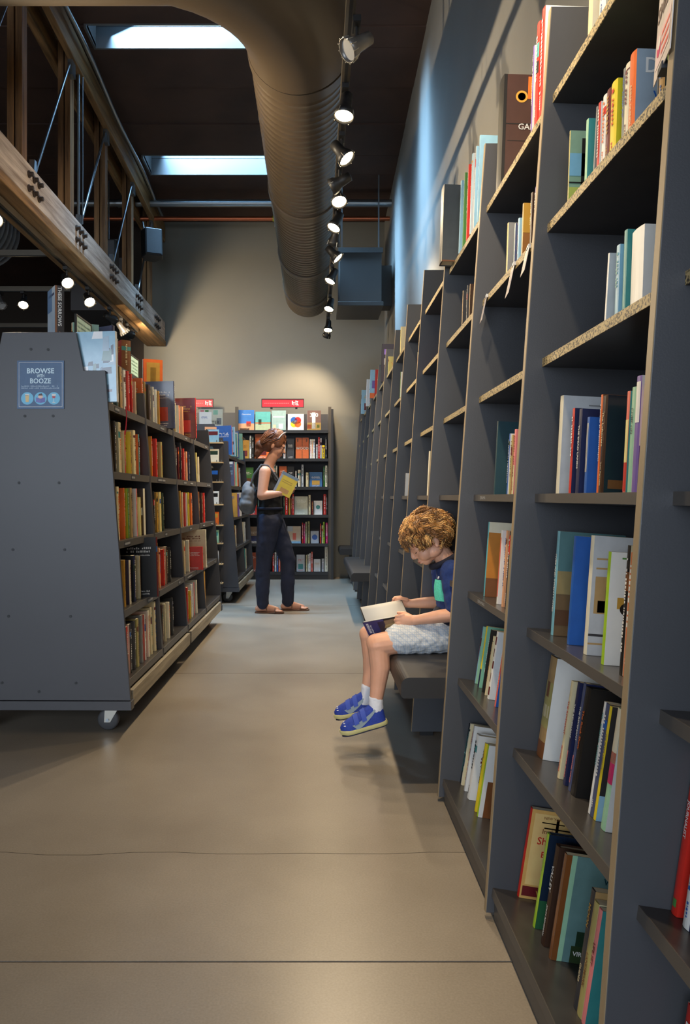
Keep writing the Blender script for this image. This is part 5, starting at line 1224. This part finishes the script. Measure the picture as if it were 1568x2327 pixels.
MB().lathe([(.006, -.001), (.006, .003)], 12, M=Matrix.Translation((.519, yb - .062, .752)) @ Matrix.Rotation(R(-70), 4, 'Y')).build('button', M_SOCK, shirt, shift=BS)
b = MB(); chain(b, [(.57, yb, .50, .085), (.585, yb, .56, .092)], (1.0, 1.25)); cap(b, (.545, yb - .06, .56), .05, (.545, yb + .06, .56), .05)
skin_over(b, 'shirt_hem', M_DNAVY, shirt, BS, .006, 4, .003, 30, 5)
# shorts
b = MB()
for s, kn in ((-1, kn_n), (1, kn_f)):
    x1 = .352; t_ = (.58 - x1) / (.58 - kn[0]); y1 = yb + s * .06 + (kn[1] - yb - s * .06) * t_
    chain(b, [(.59, yb + s * .055, .512, .074), (.46, (yb + s * .055 + y1) / 2, .506, .070), (x1, y1, .502, .066)])
cap(b, (.585, yb - .05, .515), .078, (.585, yb + .05, .515), .078)
skin_over(b, 'shorts', M_PLAID, boy, BS, .005, 4, .006, 32, 8)
# socks and shoes
def shoe(parent, shift, ankle, M):
    """M places the local shoe: x to the toe, z up, heel at the origin"""
    xs = [0, .006, .022, .05, .08, .11, .14, .165, .182, .192]; ws = [.008, .020, .029, .031, .031, .034, .037, .034, .024, .008]; hs = [.060, .080, .088, .076, .066, .055, .045, .037, .028, .016]
    def wh(x):
        for i in range(len(xs) - 1):
            if xs[i] <= x <= xs[i + 1]:
                t = (x - xs[i]) / (xs[i + 1] - xs[i]); return ws[i] + (ws[i + 1] - ws[i]) * t, hs[i] + (hs[i + 1] - hs[i]) * t
        return ws[-1], hs[-1]
    def P(x, a, off=0):
        w, h = wh(x); cx = math.cos(a); sx = math.sin(a)
        y = (w + off) * (abs(cx) ** .75) * (1 if cx > 0 else -1); z = .012 + (h + off) * (max(0, sx) ** .85)
        return M @ Vector((x, y, z))
    nn = 14; X = [.192 * (1 - math.cos(math.pi * i / 18)) / 2 for i in range(19)]
    m = MB(); vs = [P(x, math.pi * k / nn) for x in X for k in range(nn + 1)]
    fs = [(i * (nn + 1) + k, i * (nn + 1) + k + 1, (i + 1) * (nn + 1) + k + 1, (i + 1) * (nn + 1) + k) for i in range(18) for k in range(nn)]
    m._add(vs, fs, None, 0, True); sh = m.build('shoe', M_SHOE, parent, shift=shift)
    # sole
    m = MB(); out = []
    for i in range(19): out.append((X[i], wh(X[i])[0] + .003))
    ring = [(x, w) for x, w in out] + [(x, -w) for x, w in reversed(out)]
    lay = []
    for z, k in ((-.003, .96), (0, 1.0), (.008, 1.02), (.013, 1.0)):
        lay.append([M @ Vector(((x - .096) * (1.0 + .02 * (k > 1)) + .096 - (.004 if x < .02 else 0) + (.004 if x > .18 else 0), w * k, z + (.004 if x > .17 else 0))) for x, w in ring])
    n = len(ring); vs = [p for l in lay for p in l]; fs = [(i * n + k, i * n + (k + 1) % n, (i + 1) * n + (k + 1) % n, (i + 1) * n + k) for i in range(3) for k in range(n)]
    m._add(vs, fs, None, 0, True); m._add(lay[0], [tuple(range(n - 1, -1, -1))]); m._add(lay[-1], [tuple(range(n))])
    m.build('sole', M_SOLE, sh, shift=shift)
    m = MB(); m._add([M @ Vector((x, w * .95, -.0045)) for x, w in ring] + [M @ Vector((x, w * .95, -.008)) for x, w in ring], [tuple(range(n)), tuple(range(2 * n - 1, n - 1, -1))] + [(k, (k + 1) % n, n + (k + 1) % n, n + k) for k in range(n)])
    m.build('tread', mat('navy_tread', (50, 50, 70), .8), sh, shift=shift)
    for x0 in (.078, .112):
        m = MB(); a_ = [R(18 + 144 * k / 12) for k in range(13)]
        vs = []
        for dx in (0, .020):
            vs += [P(x0 + dx, a, .0035) for a in a_]
        m._add(vs, [(k, k + 1, 14 + k, 13 + k) for k in range(12)], None, 0, True)
        m.build('strap', M_SHOES, sh, shift=shift)
    for s in (0, 1):
        m = MB(); lo = []; hi = []
        for k in range(13):
            t = k / 12; x = .125 - .115 * t ** .9
            w_ = .20 * (1 - t) ** 1.4 + .05
            a = .10 + .75 * t ** 1.3
            lo.append(P(x, (a - w_ * .5) if not s else math.pi - (a - w_ * .5), .0022)); hi.append(P(x + .018 * (1 - t), (a + w_ * 1.2) if not s else math.pi - (a + w_ * 1.2), .0022))
        m._add(lo + hi, [(k, k + 1, 14 + k, 13 + k) for k in range(12)], None, 0, True); m.build('side_stripe', M_STRIPE, sh, shift=shift)
    for k in range(3):
        a = R(40 + 25 * k); m = MB(); ell(m, P(.172, a, .001), (.005, .0022, .002)); m.build('toe_dot', M_SOCK, sh, shift=shift)
    return sh
for s, kn, ax in ((-1, kn_n, .251), (1, kn_f, .232)):
    hx = ax + .045
    pitch = R(14); M = Matrix.Translation((hx, kn[1], .157)) @ Matrix.Rotation(math.pi + (R(4) if s < 0 else R(-4)), 4, 'Z') @ Matrix.Rotation(pitch, 4, 'Y')
    shoe(boy, BS, None, M)
    b = MB(); chain(b, [(ax + .002, kn[1], .252, .030), (ax + .002, kn[1], .215, .031), (ax - .006, kn[1], .188, .030), (ax - .04, kn[1], .172, .022)])
    skin_over(b, 'sock', M_SOCK, boy, BS, .004, 2, .0012, 90, 3)
    continue
    m = MB(); ring = [(ax + .002 + .031 * math.cos(2 * math.pi * k / 16), kn[1] + .031 * math.sin(2 * math.pi * k / 16), .274) for k in range(17)]; m.tube(ring, .003, 6, cap=False); m.build('sock_cuff', M_SOCK, boy, shift=BS)

# the open book in the boy's hands
A = Vector((.244, 3.335, .470)); B = Vector((.432, 3.335, .504)); e_ = B - A
NO = Vector((-.045, -.085, .095)); FO = Vector((-.045, .125, .128))
ob = thing('open_book', 'open paperback with dark photo cover held by the boy', 'book', A)
def slab(p, u, v, t, c, name, par, m=PRINT, prints=None):
    n = u.cross(v).normalized() * t; q = [p, p + u, p + u + v, p + v]
    mb = MB(); vs = [x - A for x in q] + [x + n - A for x in q]
    mb._add(vs, [(0, 1, 2, 3), (7, 6, 5, 4), (0, 4, 5, 1), (1, 5, 6, 2), (2, 6, 7, 3), (3, 7, 4, 0)], c)
    return mb.build(name, m, par)
cvn = slab(A, e_, NO, .0016, (26, 22, 24), 'front_cover', ob); cvf = slab(A, e_, FO, -.0016, (26, 22, 24), 'back_cover', ob)
# curved page blocks
def pages(name, off, sgn, n=8):
    mb = MB(); vs = []
    nn_ = e_.cross(off).normalized() * sgn
    for k in range(n + 1):
        t = k / n; th_ = .010 * math.sin(math.pi * min(1, t * 1.0) * .9) + .002
        for w in (.02, .98): vs.append(A + e_ * w + off * (t * .97 + .01) + nn_ * (th_ + .0018) - A)
    for k in range(n + 1):
        t = k / n
        for w in (.02, .98): vs.append(A + e_ * w + off * (t * .97 + .01) + nn_ * .0018 - A)
    fs = []; N = 2 * (n + 1)
    for k in range(n):
        i = 2 * k; fs += [(i, i + 1, i + 3, i + 2), (N + i, N + i + 2, N + i + 3, N + i + 1), (i, i + 2, N + i + 2, N + i), (i + 1, N + i + 1, N + i + 3, i + 3)]
    fs += [(0, N, N + 1, 1), (N - 2, N - 1, 2 * N - 1, 2 * N - 2)]
    mb._add(vs, fs, None, 0, True); return mb.build(name, mat('book_page', (206, 202, 194), .8), ob)
pages('page_block', NO, -1); pages('page_block', FO, 1)
pm = MB(); nn_ = e_.cross(NO).normalized() * 1.0
def cp(u, v): return (e_ * u + NO * v) + nn_ * .0022
pm.quad(cp(0, .35), cp(.45, .35), cp(.45, 1), cp(0, 1), (70, 66, 120)); pm.quad(cp(.3, .35), cp(.75, .42), cp(.75, .95), cp(.3, .9), (150, 120, 90)); pm.quad(cp(.0, 0), cp(.12, 0), cp(.12, .12), cp(0, .12), (60, 80, 140))
org = cp(.08, .5) + nn_ * .0006
for q_ in range(2): glyph_run(pm, cp(.05 + .07 * q_, .92 - .1 * q_) + nn_ * .0006, (-NO).normalized(), e_.normalized(), .07, (.010, .006)[q_], (220, 220, 224), random.Random(q_), .2)
pm.quad(cp(.4, .55) + nn_ * .0003, cp(.7, .6) + nn_ * .0003, cp(.7, .75) + nn_ * .0003, cp(.45, .7) + nn_ * .0003, (190, 160, 110))
o = pm.build('cover_print', PRINT, cvn); o['kind'] = 'stuff'

# ------------------------------------------------------------------ the woman
yw = 7.37
WS_ = (-.42, yw, 0)
wo = thing('person', 'woman in black sleeveless top and jeans standing in the aisle with books', 'person', WS_)
wc = Vector((-.375, yw, 1.598)); pa = R(24)
wf_ = Vector((math.cos(pa), 0, -math.sin(pa))); wu = Vector((math.sin(pa), 0, math.cos(pa))); wl_ = Vector((0, -1, 0)); WM = Matrix((wf_, wl_, wu)).transposed()
def wp(f, l, u): return wc + wf_ * f + wl_ * l + wu * u
b = MB()
chain(b, [(-.43, yw, .90, .115), (-.425, yw, 1.02, .10), (-.435, yw, 1.18, .105), (-.45, yw, 1.30, .085)], (1, 1.35))
cap(b, (-.46, yw - .12, 1.335), .05, (-.46, yw + .12, 1.335), .05)
chain(b, [(-.455, yw, 1.34, .062), (-.435, yw, 1.41, .052), (-.40, yw, 1.48, .052)])
ell(b, wp(-.01, 0, .03), (.098, .078, .095), WM); ell(b, wp(.035, 0, -.045), (.062, .058, .078), WM); ell(b, wp(.07, 0, -.103), (.024, .026, .02), WM)
for s in (-1, 1):
    ell(b, wp(.055, s * .032, -.05), (.034, .028, .034), WM); ell(b, wp(-.01, s * .076, -.03), (.018, .009, .03), WM); ell(b, wp(.075, s * .03, -.018), (.014, .017, .010), WM)
cap(b, wp(.09, 0, -.012), .009, wp(.112, 0, -.045), .012); ell(b, wp(.09, 0, -.078), (.012, .022, .012), WM); ell(b, wp(.078, 0, .006), (.018, .052, .014), WM)
WA = []
for s, sy, elp, wrp, hnd in ((-1, yw - .165, (-.492, yw - .215, 1.105), (-.315, yw - .20, 1.128), (-.262, yw - .185, 1.15)), (1, yw + .165, (-.47, yw + .21, 1.10), (-.33, yw + .06, 1.16), (-.28, yw + .02, 1.19))):
    chain(b, [(-.465, sy, 1.325, .056), (*elp, .044), (elp[0] * .5 + wrp[0] * .5, (elp[1] + wrp[1]) / 2, (elp[2] + wrp[2]) / 2, .038), (*wrp, .027)])
    cap(b, wrp, .026, hnd, .030, (.7, 1.2), ref=(0, 0, 1))
    for q, L in ((-.026, .05), (-.009, .058), (.009, .055), (.025, .042)):
        k0 = Vector(hnd) + Vector((.015, -s * -.002, q * 1.15)); k1 = k0 + Vector((L * .7, .012 * -s * 0 + .0, .012)); k2 = k1 + Vector((L * .35, .015 if s < 0 else -.015, .012))
        chain(b, [(*k0, .009), (*k1, .0085), (*k2, .007)])
    k0 = Vector(hnd) + Vector((-.02, .012, .028)); chain(b, [(*k0, .012), (*(k0 + Vector((.03, .006, .025))), .0105), (*(k0 + Vector((.05, .01, .03))), .0085)])
LEG = ((-1, [(-.435, yw - .075, .86, .10), (-.46, yw - .08, .66, .082), (-.487, yw - .075, .462, .06), (-.495, yw - .07, .25, .052), (-.503, yw - .065, .085, .038)], (-.505, yw - .065), (-.335, yw - .085)),
       (1, [(-.415, yw + .075, .86, .10), (-.33, yw + .085, .68, .082), (-.258, yw + .09, .483, .06), (-.265, yw + .09, .26, .052), (-.272, yw + .09, .085, .038)], (-.272, yw + .09), (-.10, yw + .10)))
for s, ch, an, toe in LEG:
    chain(b, ch)
    cap(b, (an[0] - .03, an[1], .042), .032, (an[0] + .03, an[1], .05), .034); cap(b, (an[0] + .02, an[1], .055), .034, (toe[0] - .02, toe[1], .03), .022, (.75, 1.3), ref=(0, 0, 1))
    for q in range(5):
        tt = toe[1] - .038 + q * .018; cap(b, (toe[0] - .03, tt, .026), .0105, (toe[0] + .028 - abs(q - (3 if s > 0 else 1)) * .008, tt, .022), .009)
skin_over(b, 'body', M_SKIN2, wo, WS_, .006, 4)
b = MB(); chain(b, [(-.43, yw, .94, .122), (-.425, yw, 1.02, .112), (-.435, yw, 1.16, .118), (-.447, yw, 1.27, .098)], (1, 1.36)); ell(b, (-.362, yw - .06, 1.20), (.06, .06, .065)); ell(b, (-.362, yw + .06, 1.20), (.06, .06, .065))
for s in (-1, 1): cap(b, (-.46, yw + s * .10, 1.345), .043, (-.45, yw + s * .10, 1.27), .06)
skin_over(b, 'sleeveless_top', mat('black_jersey', (18, 16, 17), .85), wo, WS_, .009, 4, .004, 14, 6)
b = MB(); chain(b, [(-.43, yw, .97, .118), (-.43, yw, .88, .128)], (1, 1.3))
for s, ch, an, toe in LEG:
    g = [(x, y, z, r + (.012 if z > .3 else .016)) for x, y, z, r in ch]; chain(b, g[:-1]); cap(b, g[-2][:3], .066, (an[0] + .012, an[1], .085), .058)
jn = skin_over(b, 'jeans', mat('dark_denim', (34, 40, 62), .85, noise_amt=.25, noise_scale=8, bump=.3, bump_scale=300), wo, WS_, .009, 4, .006, 12, 9)
m = MB(); ring = [(-.43 + .112 * math.cos(2 * math.pi * k / 24), yw + .158 * math.sin(2 * math.pi * k / 24), .985) for k in range(25)]; m.tube(ring, .012, 6, cap=False); m.build('waistband', mat('dark_denim', (34, 40, 62)), jn, shift=WS_)
for s, ch, an, toe in LEG:
    m = MB(); pts = [(an[0] - .062, .028), (an[0] - .02, .040), (an[0] + .06, .036), (toe[0] - .03, .050), (toe[0] + .03, .044), (toe[0] + .045, .015)]
    ring = [(x, an[1] + (toe[1] - an[1]) * (x - an[0]) / (toe[0] - an[0]) + w) for x, w in pts] + [(x, an[1] + (toe[1] - an[1]) * (x - an[0]) / (toe[0] - an[0]) - w) for x, w in reversed(pts)]
    m.prism(ring, 2, .001, .013); sd = m.build('sandal_sole', mat('brown_leather', (96, 62, 40), .6), wo, shift=WS_, bevel=.003)
    m = MB(); m.tube([(toe[0] - .04 + .0 * q, toe[1] + .05 * math.cos(math.pi * q / 8), .016 + .034 * math.sin(math.pi * q / 8)) for q in range(9)], .005, 6); m.tube([(toe[0] - .04, toe[1], .05), (an[0] + .05, an[1], .082)], .005, 6); m.tube([(an[0] + .05 - .0 * q, an[1] + .045 * math.cos(math.pi * q / 8), .03 + .05 * math.sin(math.pi * q / 8)) for q in range(9)], .005, 6)
    m.build('sandal_strap', mat('brown_leather', (96, 62, 40), .6), sd, shift=WS_)
WH = [(120, 70, 40), (98, 56, 34), (140, 84, 48), (84, 50, 32)]
b = MB(); ell(b, wp(-.022, 0, .045), (.108, .092, .098), WM); ell(b, wp(-.06, 0, -.02), (.075, .085, .085), WM); ell(b, wp(-.115, 0, -.07), (.06, .055, .055), WM); chain(b, [(*wp(-.11, 0, -.08), .048), (*wp(-.12, -.0, -.16), .03), (*wp(-.11, 0, -.20), .012)])
for s in (-1, 1): ell(b, wp(.02, s * .062, .015), (.05, .028, .05), WM)
hw_ = skin_over(b, 'hair', mat('auburn_hair_under', (104, 62, 38), .5), wo, WS_, .008, 3, .006, 24, 1)
rnd = random.Random(5); cm = MB()
for k in range(240):
    v = Vector((rnd.gauss(0, 1), rnd.gauss(0, 1), rnd.gauss(0, 1))).normalized()
    f, l, u = v
    if (f > .45 and u < .35) or u < -.55 or (u < -.15 and f > .05): continue
    p0 = wp(-.022 + f * .108, l * .094, .044 + u * .099); tgt = wp(-.13, l * .03, -.07)
    mid = (p0 + tgt) * .5 + (wf_ * f + wl_ * l + wu * u) * .045
    cm.tube([p0 * (1 - t) ** 2 + mid * (2 * t * (1 - t)) + tgt * t * t + Vector((rnd.uniform(-1, 1), rnd.uniform(-1, 1), rnd.uniform(-1, 1))) * .002 for t in [q / 7 for q in range(8)]], [.005, .0055, .0055, .005, .005, .0045, .004, .002], 5, rnd.choice(WH), cap=False)
o = cm.build('hair_strands', vc_mat('auburn_strands', .45), hw_); o['kind'] = 'stuff'
for v in o.data.vertices: v.co = v.co - Vector(WS_)
m = MB(); m.tube([wp(.045 - .03 * abs(math.cos(math.pi * q / 10)) ** 2, .097 * math.cos(math.pi * q / 10), .055 + .085 * math.sin(math.pi * q / 10)) for q in range(11)], .004, 6); m.build('hairband', mat('pale_band', (200, 196, 190), .3), wo, shift=WS_)
for s in (-1, 1):
    m = MB(); m.tube([wp(.09 - .02 * q / 4, s * (.018 + .026 * q / 4), -.002 + .004 * math.sin(math.pi * q / 4)) for q in range(5)], .003, 5); m.build('eyebrow', mat('brown_brow2', (84, 54, 36), .8), wo, shift=WS_)
    m = MB(); ell(m, wp(.083, s * .03, -.022), (.006, .012, .004), WM); m.build('eye', mat('eye_dark', (60, 48, 44), .3), wo, shift=WS_)
m = MB(); ell(m, wp(.1, 0, -.078), (.004, .018, .006), WM); m.build('lips', mat('lip_pink', (186, 104, 92), .45), wo, shift=WS_)
# the books she carries and her bag
book('yellow and grey book carried by the woman in the aisle', (-.385, yw - .222, 1.155), .026, .20, .165, (0, R(27), 0), (110, 126, 140), (206, 176, 30), back=False, deco=False, hard=True, prints=[('c', .0, 1, .86, 1, (104, 124, 140)), ('c', .0, .12, 0, .86, (150, 154, 160)), ('c', .3, .8, .1, .3, (180, 130, 60)), ('c', .2, .8, .55, .58, (170, 140, 30)), ('c', .2, .8, .64, .67, (170, 140, 30))])
bg_ = thing('shoulder_bag', 'grey slouchy shoulder bag on the back of the standing woman', 'bag', (-.62, yw - .06, .95))
b = MB(); ell(b, (-.625, yw - .06, 1.09), (.075, .13, .15)); ell(b, (-.635, yw - .06, 1.02), (.085, .14, .09))
skin_over(b, 'bag_body', mat('grey_canvas', (98, 100, 104), .8, noise_amt=.3, noise_scale=10), bg_, (-.62, yw - .06, .95), .01, 3, .012, 12, 7)
m = MB(); m.tube([(-.60, yw - .13, 1.20), (-.57, yw - .13, 1.30), (-.50, yw - .135, 1.392), (-.44, yw - .13, 1.385), (-.38, yw - .12, 1.30), (-.325, yw - .10, 1.22)], .011, 8); m.build('strap', mat('grey_strap', (70, 70, 74), .8), bg_, shift=(-.62, yw - .06, .95))
m = MB(); m.box(-.715, -.70, yw - .12, yw, 1.0, 1.09); m.build('outer_pocket', mat('grey_strap', (70, 70, 74), .8), bg_, shift=(-.62, yw - .06, .95), bevel=.01)
